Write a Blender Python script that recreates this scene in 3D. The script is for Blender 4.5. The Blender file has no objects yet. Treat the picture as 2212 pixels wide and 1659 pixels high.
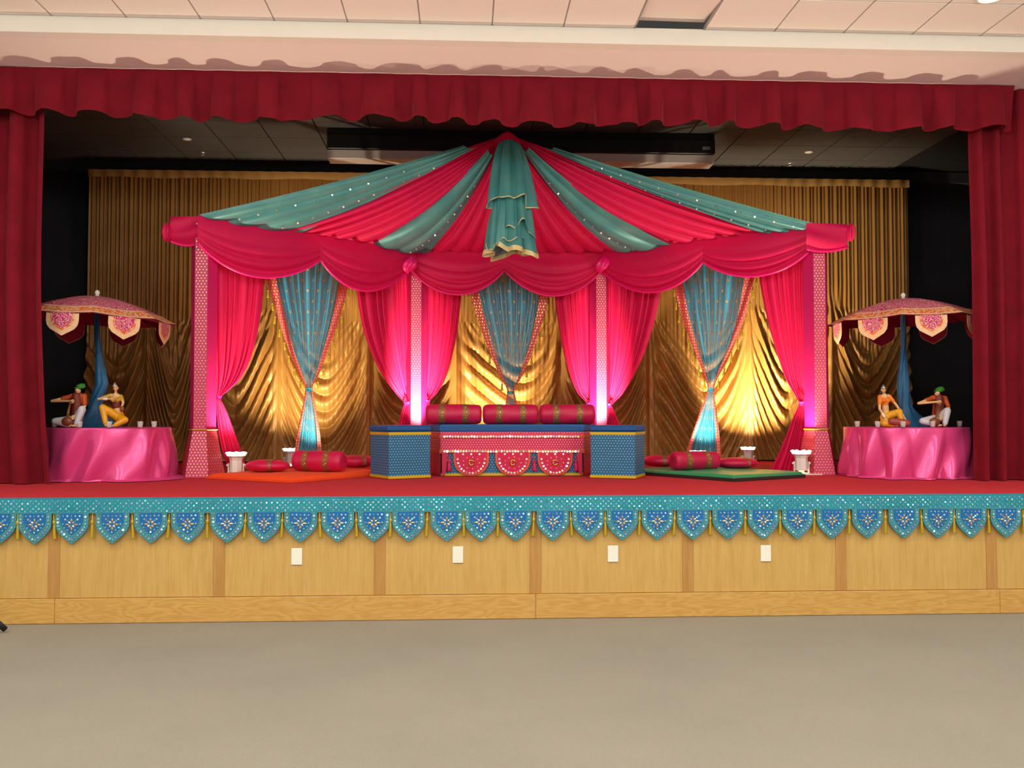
import bpy, math, random
import numpy as np
from mathutils import Vector, Matrix

random.seed(7); rng = np.random.default_rng(7)
S = bpy.context.scene
COL = S.collection
PI = math.pi

# ------------------------------------------------------------------ camera
FPX = 2005.0
YAW = math.atan(103 / FPX); PIT = math.atan(70.5 / FPX)
FW = np.array([math.sin(YAW) * math.cos(PIT), math.cos(YAW) * math.cos(PIT), math.sin(PIT)])
RT = np.array([math.cos(YAW), -math.sin(YAW), 0.0]); UP = np.cross(RT, FW)
CZ = 1.5467                       # eye height
cam_d = bpy.data.cameras.new('camera'); cam = bpy.data.objects.new('camera', cam_d); COL.objects.link(cam)
cam.location = (0, 0, CZ)
cam.rotation_euler = Matrix((RT, UP, -FW)).transposed().to_euler()
cam_d.sensor_width = 36; cam_d.lens = 36 * FPX / 2212; cam_d.clip_end = 100
S.camera = cam

# ------------------------------------------------------------------ world, exposure, added hall lights
w = bpy.data.worlds.new('world'); S.world = w; w.use_nodes = True
w.node_tree.nodes['Background'].inputs[0].default_value = (1.0, 0.93, 0.85, 1)
w.node_tree.nodes['Background'].inputs[1].default_value = 0.05
S.view_settings.view_transform = 'Standard'; S.view_settings.look = 'None'
S.view_settings.gamma = 1; S.view_settings.use_curve_mapping = False
S.view_settings.exposure = 0.03
S.cycles.max_bounces = 7; S.cycles.diffuse_bounces = 4; S.cycles.glossy_bounces = 2; S.cycles.transmission_bounces = 4
S.cycles.transparent_max_bounces = 6; S.cycles.caustics_reflective = False; S.cycles.caustics_refractive = False
HALL_W = 45
FILL_POINT_W = 75
CEIL = 4.89
for lx in (-4.2, 0.5, 5.2):  # area lights added out of view to light the hall, no fixtures
    for ly in (-2.6, 1.0, 4.4):
        ld = bpy.data.lights.new('hall_fill_area', 'AREA'); ld.shape = 'RECTANGLE'; ld.size = 1.2; ld.size_y = 0.6
        ld.energy = HALL_W; ld.color = (1.0, 0.99, 0.93)
        lo = bpy.data.objects.new('hall_fill_area', ld); COL.objects.link(lo); lo.location = (lx, ly, CEIL - 0.03)
for lx in (-4.4, -1.2, 2.0, 5.2):          # unseen point lights added to brighten the hall ceiling, no fixtures
    for ly in (0.6, 4.5):
        ld = bpy.data.lights.new('hall_fill_point', 'POINT'); ld.energy = FILL_POINT_W; ld.color = (1.0, 0.99, 0.93); ld.shadow_soft_size = 0.14
        lo = bpy.data.objects.new('hall_fill_point', ld); COL.objects.link(lo); lo.location = (lx, ly, 4.0)

# ------------------------------------------------------------------ geometry helpers
def P(px, py, Y):
    """world point at depth Y seen in the direction (px, py); arrays allowed"""
    px, py, Y = np.broadcast_arrays(np.asarray(px, float), np.asarray(py, float), np.asarray(Y, float))
    d = FW + RT * ((px - 1106) / FPX)[..., None] + UP * ((829.5 - py) / FPX)[..., None]
    return np.array([0, 0, CZ]) + d * (Y / d[..., 1])[..., None]
def G(px, py, z):
    d = FW + RT * (px - 1106) / FPX + UP * (829.5 - py) / FPX
    return np.array([0, 0, CZ]) + d * (z - CZ) / d[2]
YF = 7.15                                     # stage front
ZS = float(P(1106, 1074, YF)[2])              # stage floor height

def tag(o, label=None, cat=None, group=None, kind=None):
    if label: o['label'] = label
    if cat: o['category'] = cat
    if group: o['group'] = group
    if kind: o['kind'] = kind
    return o
def thing(name, label, cat, loc=(0, 0, 0), rz=0, group=None):
    o = bpy.data.objects.new(name, None); COL.objects.link(o)
    o.location = loc; o.rotation_euler = (0, 0, rz); o.empty_display_size = 0.1
    return tag(o, label, cat, group)
def chain(p):
    v = np.zeros(3)
    while p is not None:
        v += np.array(p.location); p = p.parent
    return v
def mesh(name, V, Fc, mat, parent=None, smooth=False, uv=None, world=False):
    """one mesh object. Fc: list of faces or (n,4) array; uv: per-vertex (n,2) or None for box projection"""
    V = np.asarray(V, float).reshape(-1, 3)
    if world and parent is not None: V = V - chain(parent)
    me = bpy.data.meshes.new(name)
    if isinstance(Fc, np.ndarray) and Fc.ndim == 2:
        n, k = Fc.shape
        me.vertices.add(len(V)); me.vertices.foreach_set('co', V.ravel())
        me.loops.add(n * k); me.loops.foreach_set('vertex_index', Fc.ravel().astype(np.int32))
        me.polygons.add(n); me.polygons.foreach_set('loop_start', np.arange(0, n * k, k, dtype=np.int32))
        me.update(calc_edges=True)
    else:
        me.from_pydata([tuple(v) for v in V], [], [tuple(int(i) for i in f) for f in Fc]); me.update()
    if smooth: me.polygons.foreach_set('use_smooth', np.ones(len(me.polygons), bool))
    lay = me.uv_layers.new(name='UVMap')
    nl = len(me.loops); li = np.zeros(nl, np.int32); me.loops.foreach_get('vertex_index', li)
    if uv is not None:
        lay.data.foreach_set('uv', np.asarray(uv, float)[li].astype(np.float32).ravel())
    else:
        npoly = len(me.polygons)
        nor = np.zeros(npoly * 3); me.polygons.foreach_get('normal', nor); nor = nor.reshape(-1, 3)
        tot = np.zeros(npoly, np.int32); me.polygons.foreach_get('loop_total', tot)
        nn = np.repeat(nor, tot, axis=0)
        t = np.stack([-nn[:, 1], nn[:, 0], 0 * nn[:, 0]], 1); L = np.linalg.norm(t, axis=1)
        t[L < 0.2] = (1, 0, 0); t /= np.linalg.norm(t, axis=1)[:, None]
        b = np.cross(nn, t); co = V[li]
        lay.data.foreach_set('uv', np.stack([(co * t).sum(1), (co * b).sum(1)], 1).astype(np.float32).ravel())
    if mat is not None: me.materials.append(mat)
    o = bpy.data.objects.new(name, me); COL.objects.link(o); o.parent = parent
    return o
def copy(o, parent=None, loc=None, rot=None):
    c = o.copy(); COL.objects.link(c); c.parent = parent
    if loc is not None: c.location = loc
    if rot is not None: c.rotation_euler = rot
    return c
def grid(fn, nu, nv, closed=False, ul=1, vl=1):
    u = np.linspace(0, 1, nu + 1); v = np.linspace(0, 1, nv + 1)
    if closed: u = u[:-1]
    Ug, Vg = np.meshgrid(u, v)
    X, Y, Z = fn(Ug, Vg)
    pts = np.stack([np.broadcast_to(X, Ug.shape), np.broadcast_to(Y, Ug.shape), np.broadcast_to(Z, Ug.shape)], -1).reshape(-1, 3)
    m = len(u); i = np.arange(nv)[:, None] * m; j = np.arange(nu)[None, :]
    a = i + j; b = i + (j + 1) % m
    f = np.stack([a, b, b + m, a + m], -1).reshape(-1, 4)
    return pts, f, np.stack([Ug.ravel() * ul, Vg.ravel() * vl], 1)
def sheet(name, fn, nu, nv, mat, parent=None, closed=False, ul=1, vl=1, world=False, smooth=True):
    p, f, uv = grid(fn, nu, nv, closed, ul, vl)
    return mesh(name, p, f, mat, parent, smooth, uv, world)
class MB:
    def __init__(s): s.v = []; s.f = []
    def add(s, V, F):
        o = len(s.v); s.v += [tuple(p) for p in V]; s.f += [tuple(int(i) + o for i in q) for q in F]; return s
    def box(s, x0, x1, y0, y1, z0, z1):
        V = [(x, y, z) for z in (z0, z1) for y in (y0, y1) for x in (x0, x1)]
        return s.add(V, [(0, 2, 3, 1), (4, 5, 7, 6), (0, 1, 5, 4), (2, 6, 7, 3), (0, 4, 6, 2), (1, 3, 7, 5)])
    def bbox(s, x0, x1, y0, y1, z0, z1, b):
        """box with chamfered edges"""
        V = []
        for z, d in ((z0, b), (z0 + b, 0), (z1 - b, 0), (z1, b)):
            V += [(x0 + d + b, y0 + d, z), (x1 - d - b, y0 + d, z), (x1 - d, y0 + d + b, z), (x1 - d, y1 - d - b, z),
                  (x1 - d - b, y1 - d, z), (x0 + d + b, y1 - d, z), (x0 + d, y1 - d - b, z), (x0 + d, y0 + d + b, z)]
        F = [tuple(range(7, -1, -1)), tuple(range(24, 32))]
        for r in range(3):
            for k in range(8): F.append((r * 8 + k, r * 8 + (k + 1) % 8, r * 8 + 8 + (k + 1) % 8, r * 8 + 8 + k))
        return s.add(V, F)
    def lathe(s, prof, n=16, c=(0, 0, 0), cap=True, ph=0):
        V = [(c[0] + r * math.cos(2 * PI * k / n + ph), c[1] + r * math.sin(2 * PI * k / n + ph), c[2] + z) for r, z in prof for k in range(n)]
        F = [(i * n + k, i * n + (k + 1) % n, (i + 1) * n + (k + 1) % n, (i + 1) * n + k) for i in range(len(prof) - 1) for k in range(n)]
        if cap: F += [tuple(range(n - 1, -1, -1)), tuple(range((len(prof) - 1) * n, len(prof) * n))]
        return s.add(V, F)
    def tube(s, pts, rad, n=8, cap=True):
        pts = [Vector(p) for p in pts]; V = []
        for i, p in enumerate(pts):
            d = (pts[min(i + 1, len(pts) - 1)] - pts[max(i - 1, 0)]).normalized()
            a = d.cross(Vector((0, 0, 1)) if abs(d.z) < .95 else Vector((1, 0, 0))).normalized(); b = d.cross(a)
            r = rad[i] if hasattr(rad, '__len__') else rad
            V += [tuple(p + a * r * math.cos(2 * PI * k / n) + b * r * math.sin(2 * PI * k / n)) for k in range(n)]
        F = [(i * n + k, i * n + (k + 1) % n, (i + 1) * n + (k + 1) % n, (i + 1) * n + k) for i in range(len(pts) - 1) for k in range(n)]
        if cap: F += [tuple(range(n - 1, -1, -1)), tuple(range((len(pts) - 1) * n, len(pts) * n))]
        return s.add(V, F)
    def ell(s, c, r, n=12, m=8, rot=None):
        V = []; 
        for i in range(m + 1):
            t = PI * i / m
            for k in range(n):
                p = Vector((r[0] * max(math.sin(t), .001) * math.cos(2 * PI * k / n), r[1] * max(math.sin(t), .001) * math.sin(2 * PI * k / n), r[2] * math.cos(t)))
                if rot: p = rot @ p
                V.append((c[0] + p.x, c[1] + p.y, c[2] + p.z))
        return s.add(V, [(i * n + k, (i + 1) * n + k, (i + 1) * n + (k + 1) % n, i * n + (k + 1) % n) for i in range(m) for k in range(n)])
    def prism(s, outline, y0, y1):
        """outline in xz, extruded along y (front y0)"""
        n = len(outline)
        V = [(x, y0, z) for x, z in outline] + [(x, y1, z) for x, z in outline]
        return s.add(V, [tuple(range(n)), tuple(range(2 * n - 1, n - 1, -1))] + [(k, k + n, (k + 1) % n + n, (k + 1) % n) for k in range(n)])
    def disc(s, c, nrm, r, n=6):
        nrm = Vector(nrm).normalized(); a = nrm.cross(Vector((0, 0, 1)) if abs(nrm.z) < .9 else Vector((1, 0, 0))).normalized(); b = nrm.cross(a)
        c = Vector(c)
        return s.add([tuple(c + a * r * math.cos(2 * PI * k / n) + b * r * math.sin(2 * PI * k / n)) for k in range(n)], [tuple(range(n))])
    def build(s, name, mat, parent=None, smooth=False, world=False): return mesh(name, s.v, s.f, mat, parent, smooth, None, world)
def cr(xs, ys, t):
    """smooth monotone-ish interpolation"""
    xs = np.asarray(xs, float); ys = np.asarray(ys, float); t = np.asarray(t, float)
    if len(xs) < 3: return np.interp(t, xs, ys)
    d = np.diff(ys) / np.diff(xs); m = np.empty(len(xs)); m[0], m[-1] = d[0], d[-1]
    m[1:-1] = np.where(d[:-1] * d[1:] > 0, 2 * d[:-1] * d[1:] / np.where(d[:-1] + d[1:] == 0, 1, d[:-1] + d[1:]), 0)
    i = np.clip(np.searchsorted(xs, t) - 1, 0, len(xs) - 2); h = xs[i + 1] - xs[i]; s = np.clip((t - xs[i]) / h, 0, 1)
    return ((2 * s**3 - 3 * s**2 + 1) * ys[i] + (s**3 - 2 * s**2 + s) * h * m[i] + (-2 * s**3 + 3 * s**2) * ys[i + 1] + (s**3 - s**2) * h * m[i + 1])
def sm(a, b, x):
    t = np.clip((x - a) / (b - a), 0, 1); return t * t * (3 - 2 * t)

# ------------------------------------------------------------------ materials (all procedural)
def lin(c): return tuple(((x / 255) / 12.92 if x <= 10.3 else ((x / 255 + .055) / 1.055) ** 2.4) for x in c)
class NT:
    def __init__(s, name):
        s.m = bpy.data.materials.new(name); s.m.use_nodes = True; s.t = s.m.node_tree
        s.p = s.t.nodes['Principled BSDF']; s.out = s.t.nodes['Material Output']
    def n(s, typ, ins=None, **kw):
        nd = s.t.nodes.new(typ)
        for k, v in kw.items(): setattr(nd, k, v)
        for k, v in (ins or {}).items(): s.put(nd.inputs[k], v)
        return nd
    def put(s, sock, v):
        if isinstance(v, bpy.types.NodeSocket): s.t.links.new(v, sock)
        elif isinstance(v, tuple) and len(v) == 3 and sock.type == 'RGBA': sock.default_value = (*v, 1)
        else: sock.default_value = v
    def math(s, op, a, b=0.0, c=0.0): return s.n('ShaderNodeMath', {0: a, 1: b, 2: c}, operation=op).outputs[0]
    def mix(s, f, a, b):
        nd = s.n('ShaderNodeMix', data_type='RGBA'); s.put(nd.inputs[0], f); s.put(nd.inputs[6], a); s.put(nd.inputs[7], b); return nd.outputs[2]
    def uv(s): return s.n('ShaderNodeTexCoord').outputs['UV']
    def ob(s): return s.n('ShaderNodeTexCoord').outputs['Object']
    def noise(s, vec, scale, detail=3, sc3=None):
        if sc3: vec = s.n('ShaderNodeMapping', {0: vec, 3: sc3}).outputs[0]
        return s.n('ShaderNodeTexNoise', {'Vector': vec, 'Scale': scale, 'Detail': detail}).outputs[0]
    def dots(s, sp, r, soft=.12, off=(0, 0)):
        """hexagonal dot lattice in UV metres"""
        x = s.n('ShaderNodeSeparateXYZ', {0: s.uv()})
        v = s.math('DIVIDE', s.math('ADD', x.outputs[1], off[1]), sp * .866); row = s.math('FLOOR', v)
        u = s.math('ADD', s.math('DIVIDE', s.math('ADD', x.outputs[0], off[0]), sp), s.math('MULTIPLY', s.math('PINGPONG', row, 1.0), .5))
        fu = s.math('SUBTRACT', s.math('FRACT', u), .5); fv = s.math('MULTIPLY', s.math('SUBTRACT', s.math('FRACT', v), .5), .866)
        d = s.math('SQRT', s.math('ADD', s.math('MULTIPLY', fu, fu), s.math('MULTIPLY', fv, fv)))
        return s.n('ShaderNodeMapRange', {0: d, 1: r + soft / 2, 2: r - soft / 2, 3: 0.0, 4: 1.0}).outputs[0]
    def bump(s, h, strength=.3, dist=.01):
        s.put(s.p.inputs['Normal'], s.n('ShaderNodeBump', {'Height': h, 'Strength': strength, 'Distance': dist}).outputs[0])
    def set(s, **kw):
        for k, v in kw.items(): s.put(s.p.inputs[k.replace('_', ' ')], v)
        return s
def mk(name, col, rough=.6, metal=0, sheen=0, var=.15, vs=6, bump=0, bs=300, transp=0, spec=.5, col2=None, transl=0, weave=None):
    t = NT(name); c = lin(col)
    a = tuple(x * (1 - var) for x in c); b = lin(col2) if col2 else tuple(min(x * (1 + var), 1) for x in c)
    t.set(Base_Color=t.mix(t.noise(t.ob(), vs), a, b), Roughness=rough, Metallic=metal)
    t.p.inputs['Specular IOR Level'].default_value = spec
    if sheen: t.set(Sheen_Weight=sheen, Sheen_Roughness=.4); t.put(t.p.inputs['Sheen Tint'], tuple(min(1, x * 1.5 + .1) for x in c))
    if bump: t.bump(t.noise(t.ob(), bs, 2), bump, .004)
    sh = t.p.outputs[0]
    if transl:
        tr = t.n('ShaderNodeBsdfTranslucent', {'Color': c}); sh = t.n('ShaderNodeMixShader', {0: transl, 1: sh, 2: tr.outputs[0]}).outputs[0]
    if transp:
        tb = t.n('ShaderNodeBsdfTransparent'); sh = t.n('ShaderNodeMixShader', {0: transp, 1: sh, 2: tb.outputs[0]}).outputs[0]
    t.put(t.out.inputs[0], sh)
    return t.m
def mkdots(name, base, dot, sp, r, rough=.5, dmetal=.6, drough=.3, soft=.12, var=.12, ring=None):
    t = NT(name); f = t.dots(sp, r, soft); c = lin(base)
    bc = t.mix(t.noise(t.ob(), 9), tuple(x * (1 - var) for x in c), tuple(min(1, x * (1 + var)) for x in c))
    if ring: bc = t.mix(t.dots(sp, ring[1], soft), bc, lin(ring[0]))
    t.set(Base_Color=t.mix(f, bc, lin(dot)), Roughness=t.math('ADD', rough, t.math('MULTIPLY', f, drough - rough)), Metallic=t.math('MULTIPLY', f, dmetal))
    t.bump(f, .3, .003)
    return t.m
def mkwood(name, axis, c1, c2, sc=1.0):
    t = NT(name); st = {'x': (1.2, 14, 14), 'z': (14, 14, 1.0)}[axis]
    info = t.n('ShaderNodeObjectInfo').outputs['Random']
    vec = t.n('ShaderNodeVectorMath', {0: t.ob(), 1: t.n('ShaderNodeCombineXYZ', {0: t.math('MULTIPLY', info, 9.0), 2: t.math('MULTIPLY', info, 5.0)}).outputs[0]}, operation='ADD').outputs[0]
    if axis == 'x':
        n0 = t.noise(vec, 1.0 * sc, 3, (1.3, 6, 6))
        g = t.math('ADD', t.math('MULTIPLY', t.math('PINGPONG', t.math('MULTIPLY', n0, 30.0), 1.0), .4), .3)
    else:
        g = t.noise(vec, 2.2 * sc, 4, st)
    g2 = t.noise(vec, 6 * sc, 4, st)
    f = t.math('ADD', t.math('MULTIPLY', g, .55), t.math('MULTIPLY', g2, .45))
    f = t.n('ShaderNodeMapRange', {0: f, 1: .25, 2: .8}).outputs[0]
    t.set(Base_Color=t.mix(f, lin(c1), lin(c2)), Roughness=.42); t.bump(g2, .08, .002)
    return t.m
def mksequin(name, cols, rough=.18):
    t = NT(name); r = t.n('ShaderNodeNewGeometry').outputs['Random Per Island']
    ra = t.n('ShaderNodeValToRGB', {0: r}); ra.color_ramp.interpolation = 'CONSTANT'
    els = ra.color_ramp.elements
    while len(els) < len(cols): els.new(.5)
    for i, c in enumerate(cols): els[i].position = i / len(cols); els[i].color = (*lin(c), 1)
    t.set(Base_Color=ra.outputs[0], Metallic=.75, Roughness=rough)
    return t.m
def mkemit(name, col, st):
    t = NT(name); t.set(Base_Color=lin(col), Roughness=.3); t.put(t.p.inputs['Emission Color'], lin(col)); t.set(Emission_Strength=st); return t.m

M = {}
M['wall'] = mk('painted_wall', (232, 226, 216), .85, var=.03, bump=.05, bs=150)
M['soffit'] = mk('soffit_paint', (240, 228, 224), .85, var=.02, bump=.03, bs=120)
M['tile'] = mk('ceiling_tile', (238, 230, 222), .9, var=.04, vs=60, bump=.25, bs=140)
M['tbar'] = mk('ceiling_grid', (150, 142, 136), .6, var=.05)
M['black'] = mk('black_paint', (56, 57, 63), .8, var=.15)
M['btile'] = mk('black_ceiling_tile', (76, 73, 70), .85, var=.2, vs=3, bump=.2, bs=140)
M['bgrid'] = mk('black_ceiling_grid', (22, 21, 21), .8)
t = NT('hall_carpet'); nz = t.noise(t.ob(), 260, 3); nb = t.noise(t.ob(), 1.3, 3); nc = t.noise(t.ob(), 70, 2)
t.set(Base_Color=t.mix(t.math('ADD', t.math('MULTIPLY', nz, .5), t.math('ADD', t.math('MULTIPLY', nb, .25), t.math('MULTIPLY', nc, .25))), lin((113, 108, 98)), lin((170, 163, 147))), Roughness=.95); t.bump(nz, .5, .006); M['carpet'] = t.m
t = NT('stage_carpet'); nz = t.noise(t.ob(), 240, 3); nb = t.noise(t.ob(), 1.5, 3)
t.set(Base_Color=t.mix(t.math('ADD', t.math('MULTIPLY', nz, .6), t.math('MULTIPLY', nb, .4)), lin((170, 14, 30)), lin((214, 34, 50))), Roughness=.95); t.bump(nz, .5, .006); M['red_carpet'] = t.m
M['panel'] = mkwood('oak_panel', 'z', (194, 150, 78), (216, 180, 108))
M['batten'] = mkwood('oak_batten', 'z', (172, 122, 62), (202, 154, 88))
M['board'] = mkwood('oak_baseboard', 'x', (192, 142, 68), (222, 180, 104))
def mkvelvet(name, c, c2):
    return mk(name, c, .9, sheen=.5, var=.25, vs=4, bump=.2, bs=500, col2=c2, spec=.2)
M['velvet'] = mkvelvet('red_velvet', (112, 12, 28), (138, 18, 38))
M['gold'] = mk('gold_satin', (172, 126, 62), .44, metal=.2, sheen=.25, var=.12, vs=3, bump=.05, bs=600)
M['gold_band'] = mk('gold_header_fabric', (206, 160, 92), .5, metal=.2, var=.12)
M['magenta'] = mk('magenta_chiffon', (232, 6, 92), .62, sheen=.35, var=.1, vs=5, bump=.1, bs=700, transl=.2)
M['magenta_hem'] = mk('magenta_satin_hem', (240, 20, 120), .35, sheen=.3, var=.05)
M['fuchsia'] = mk('fuchsia_column_cloth', (190, 8, 94), .5, sheen=.3, var=.08, bump=.1, bs=600)
M['brocade'] = mkdots('pink_gold_brocade', (206, 62, 114), (232, 172, 132), .034, .2, ring=((190, 44, 98), .36))
M['brocade2'] = mkdots('dark_pink_gold_brocade', (190, 44, 76), (222, 142, 90), .034, .2, ring=((160, 30, 60), .38))
M['teal'] = mk('teal_organza', (54, 164, 176), .4, metal=.12, sheen=.5, var=.2, vs=4, transp=.10, transl=.25, col2=(122, 200, 190))
M['cream'] = mk('cream_hem', (226, 208, 150), .5, metal=.2, var=.1)
t = NT('turquoise_sari'); x = t.n('ShaderNodeSeparateXYZ', {0: t.uv()})
st = t.noise(t.uv(), 1.0, 2, (60, 1.5, 1)); f = t.dots(.13, .11, .05)
f2 = t.noise(t.uv(), 30, 2); f = t.math('MULTIPLY', f, t.n('ShaderNodeMapRange', {0: f2, 1: .35, 2: .5}).outputs[0])
bc = t.mix(t.n('ShaderNodeMapRange', {0: st, 1: .35, 2: .65}).outputs[0], lin((10, 112, 146)), lin((20, 196, 240)))
t.set(Base_Color=t.mix(f, bc, lin((226, 186, 96))), Roughness=.35, Metallic=t.math('ADD', .2, t.math('MULTIPLY', f, .5)), Sheen_Weight=.3)
tl = t.n('ShaderNodeBsdfTranslucent', {'Color': bc}); mx = t.n('ShaderNodeMixShader', {0: .18, 1: t.p.outputs[0], 2: tl.outputs[0]})
tb = t.n('ShaderNodeBsdfTransparent'); t.put(t.out.inputs[0], t.n('ShaderNodeMixShader', {0: t.n('ShaderNodeMapRange', {0: st, 1: .3, 2: .7, 3: .32, 4: .04}).outputs[0], 1: mx.outputs[0], 2: tb.outputs[0]}).outputs[0])
M['sari'] = t.m
M['sari_border'] = mkdots('pink_gold_border', (222, 70, 104), (240, 178, 96), .04, .3, ring=((190, 40, 80), .42))
M['tassel'] = mk('gold_tassel', (196, 164, 36), .4, metal=.3, var=.15, vs=40, bump=.4, bs=200)
M['tassel_pink'] = mk('pink_tassel', (220, 20, 90), .5, var=.1, bump=.3, bs=200)
M['blue_pad'] = mk('royal_blue_cushion', (10, 84, 150), .6, sheen=.3, var=.12, bump=.1, bs=500)
M['blue_dots'] = mkdots('blue_dotted_brocade', (24, 104, 150), (150, 206, 216), .030, .17, dmetal=.3)
M['yellow'] = mk('yellow_trim', (214, 182, 24), .5, metal=.15, var=.1)
M['pink_dots'] = mkdots('pink_dotted_cloth', (214, 36, 92), (246, 170, 170), .028, .2, dmetal=.3)
M['pink_flap'] = mk('pink_silk_flap', (212, 22, 78), .4, sheen=.2, var=.15, bump=.15, bs=90)
M['orange_edge'] = mk('coral_piping', (224, 84, 60), .5, var=.1)
M['crimson'] = mk('crimson_bolster_silk', (200, 16, 74), .5, sheen=.4, var=.15, bump=.25, bs=60)
M['brown_band'] = mk('bronze_sari_band', (150, 100, 66), .45, metal=.3, var=.25, vs=60)
M['brass'] = mk('brass_ring', (226, 190, 90), .25, metal=.9, var=.05)
M['mirror'] = mksequin('mirror_sequin', [(255, 250, 235), (255, 236, 210), (240, 244, 255), (255, 224, 200), (225, 200, 250)], .12)
M['sequin'] = mksequin('teal_sequin', [(150, 200, 204), (120, 184, 190), (190, 214, 212), (104, 180, 188), (170, 160, 220), (225, 235, 235)], .2)
M['teal_band'] = mkdots('teal_sequin_cloth', (20, 146, 170), (70, 176, 188), .022, .2, dmetal=.4)
M['teal_flap'] = mkdots('teal_flap_border', (44, 134, 160), (100, 176, 184), .02, .26, dmetal=.4)
M['blue_field'] = mk('blue_silk_field', (6, 104, 178), .4, sheen=.2, var=.12, bump=.1, bs=200)
M['petal_gold'] = mk('gold_petal', (176, 158, 104), .3, metal=.6, var=.1)
M['petal_silver'] = mk('silver_petal', (176, 182, 172), .25, metal=.6, var=.1)
M['orange_mat'] = mk('orange_mat_cloth', (240, 74, 14), .75, sheen=.3, var=.1, bump=.15, bs=400)
M['green_mat'] = mk('green_satin_mat', (36, 150, 98), .4, sheen=.3, var=.12, bump=.1, bs=30)
M['under'] = mk('dark_mat_side', (44, 30, 24), .8)
M['satin'] = mk('pink_satin', (232, 76, 146), .24, metal=.25, sheen=.2, var=.08, vs=3, bump=.5, bs=7)
M['white'] = mk('white_enamel', (236, 234, 228), .4, var=.03)
M['ivory'] = mk('ivory_plate', (244, 242, 228), .35, var=.02)
M['screw'] = mk('steel_screw', (170, 170, 165), .3, metal=.9)
M['lens'] = mkemit('lit_lamp_lens', (255, 232, 190), 14)
M['collar_glow'] = mkemit('lit_collar_glow', (255, 244, 226), 1.6)  # emission stands in for bulb light falling on the uplight collar
M['candle'] = mk('candle_wax', (240, 236, 230), .5, var=.03)
t = NT('clear_glass'); t.set(Base_Color=lin((240, 240, 240)), Roughness=.05); tb = t.n('ShaderNodeBsdfTransparent')
t.put(t.out.inputs[0], t.n('ShaderNodeMixShader', {0: .7, 1: t.p.outputs[0], 2: tb.outputs[0]}).outputs[0]); M['glass'] = t.m
M['rubber'] = mk('black_rubber', (22, 21, 24), .6)
M['blue_wrap'] = mk('blue_wrap_cloth', (30, 96, 140), .55, sheen=.4, var=.25, vs=12, bump=.3, bs=30)
t = NT('paisley_embroidery'); vo = t.n('ShaderNodeTexVoronoi', {'Vector': t.n('ShaderNodeVectorMath', {0: t.ob(), 1: t.n('ShaderNodeVectorMath', {0: t.n('ShaderNodeTexNoise', {'Vector': t.ob(), 'Scale': 14.0}).outputs[1], 1: (.09, .09, .09)}, operation='MULTIPLY').outputs[0]}, operation='ADD').outputs[0], 'Scale': 20.0}, feature='DISTANCE_TO_EDGE').outputs[0]
wv = t.math('PINGPONG', t.math('MULTIPLY', vo, 4.0), .5)
f = t.n('ShaderNodeMapRange', {0: wv, 1: .12, 2: .19}).outputs[0]
t.set(Base_Color=t.mix(f, lin((232, 190, 160)), lin((196, 22, 116))), Roughness=.6); t.bump(f, .3, .003); M['paisley'] = t.m
t = NT('orange_embroidered_border'); nz = t.noise(t.ob(), 34, 2); f = t.n('ShaderNodeMapRange', {0: nz, 1: .46, 2: .54}).outputs[0]
t.set(Base_Color=t.mix(f, lin((230, 180, 140)), lin((232, 100, 40))), Roughness=.6); M['orange_border'] = t.m
M['cream_border'] = mk('cream_embroidery', (236, 196, 150), .6, var=.2, vs=50, bump=.2, bs=150)
M['wine'] = mk('wine_lining', (150, 10, 60), .7, var=.1)
M['skin'] = mk('painted_skin', (222, 178, 124), .45, var=.08)
M['skin2'] = mk('painted_tan_skin', (196, 146, 84), .45, var=.1)
M['rust'] = mk('rust_shirt', (182, 72, 22), .55, var=.25, vs=30)
M['maroon'] = mk('maroon_vest', (112, 34, 20), .55, var=.2, vs=30)
M['wtrouser'] = mk('white_trousers', (206, 206, 214), .55, var=.12, vs=40)
M['ytrouser'] = mk('yellow_trousers', (226, 160, 20), .4, var=.25, vs=30)
M['oblouse'] = mk('orange_blouse', (226, 124, 26), .5, var=.15, vs=30)
M['yblouse'] = mk('mustard_blouse', (190, 146, 40), .5, var=.2, vs=30)
M['turban'] = mk('green_turban', (48, 138, 42), .5, var=.3, vs=40)
M['iwood'] = mk('brown_lacquer', (128, 66, 34), .35, var=.2, vs=30)
M['drum'] = mk('red_brown_drum', (160, 72, 60), .45, var=.15)
M['dark'] = mk('dark_paint', (30, 22, 20), .5)
M['housing'] = mk('black_housing', (20, 20, 24), .4, var=.1)
M['strip'] = mk('white_slot_panel', (214, 210, 206), .35, var=.05)
M['tag'] = mk('grey_sticker', (110, 114, 130), .5)
M['chrome'] = mk('sprinkler_chrome', (230, 226, 220), .3, metal=.5)

# ------------------------------------------------------------------ room shell
XL, XR = -7.2, 8.2
YB = -4.5
def struct(name, mb, mat, label=None, **k):
    o = mb.build(name, mat, **k) if isinstance(mb, MB) else mb
    return tag(o, label, None, None, 'structure')
struct('floor', MB().box(XL, XR, YB, 8.7, -.1, 0), M['carpet'], 'grey carpet of the hall in front of the stage')
struct('wall_left', MB().box(XL - .1, XL, YB, 8.7, 0, CEIL + .3), M['wall'])
struct('wall_right', MB().box(XR, XR + .1, YB, 8.7, 0, CEIL + .3), M['wall'])
struct('wall_back', MB().box(XL, XR, YB - .1, YB, 0, CEIL + .3), M['wall'])
YV = 8.6                              # valance depth
ZSOF = float(P(1106, 163, YV)[2]); YSF = YV * 738 / 812
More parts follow.
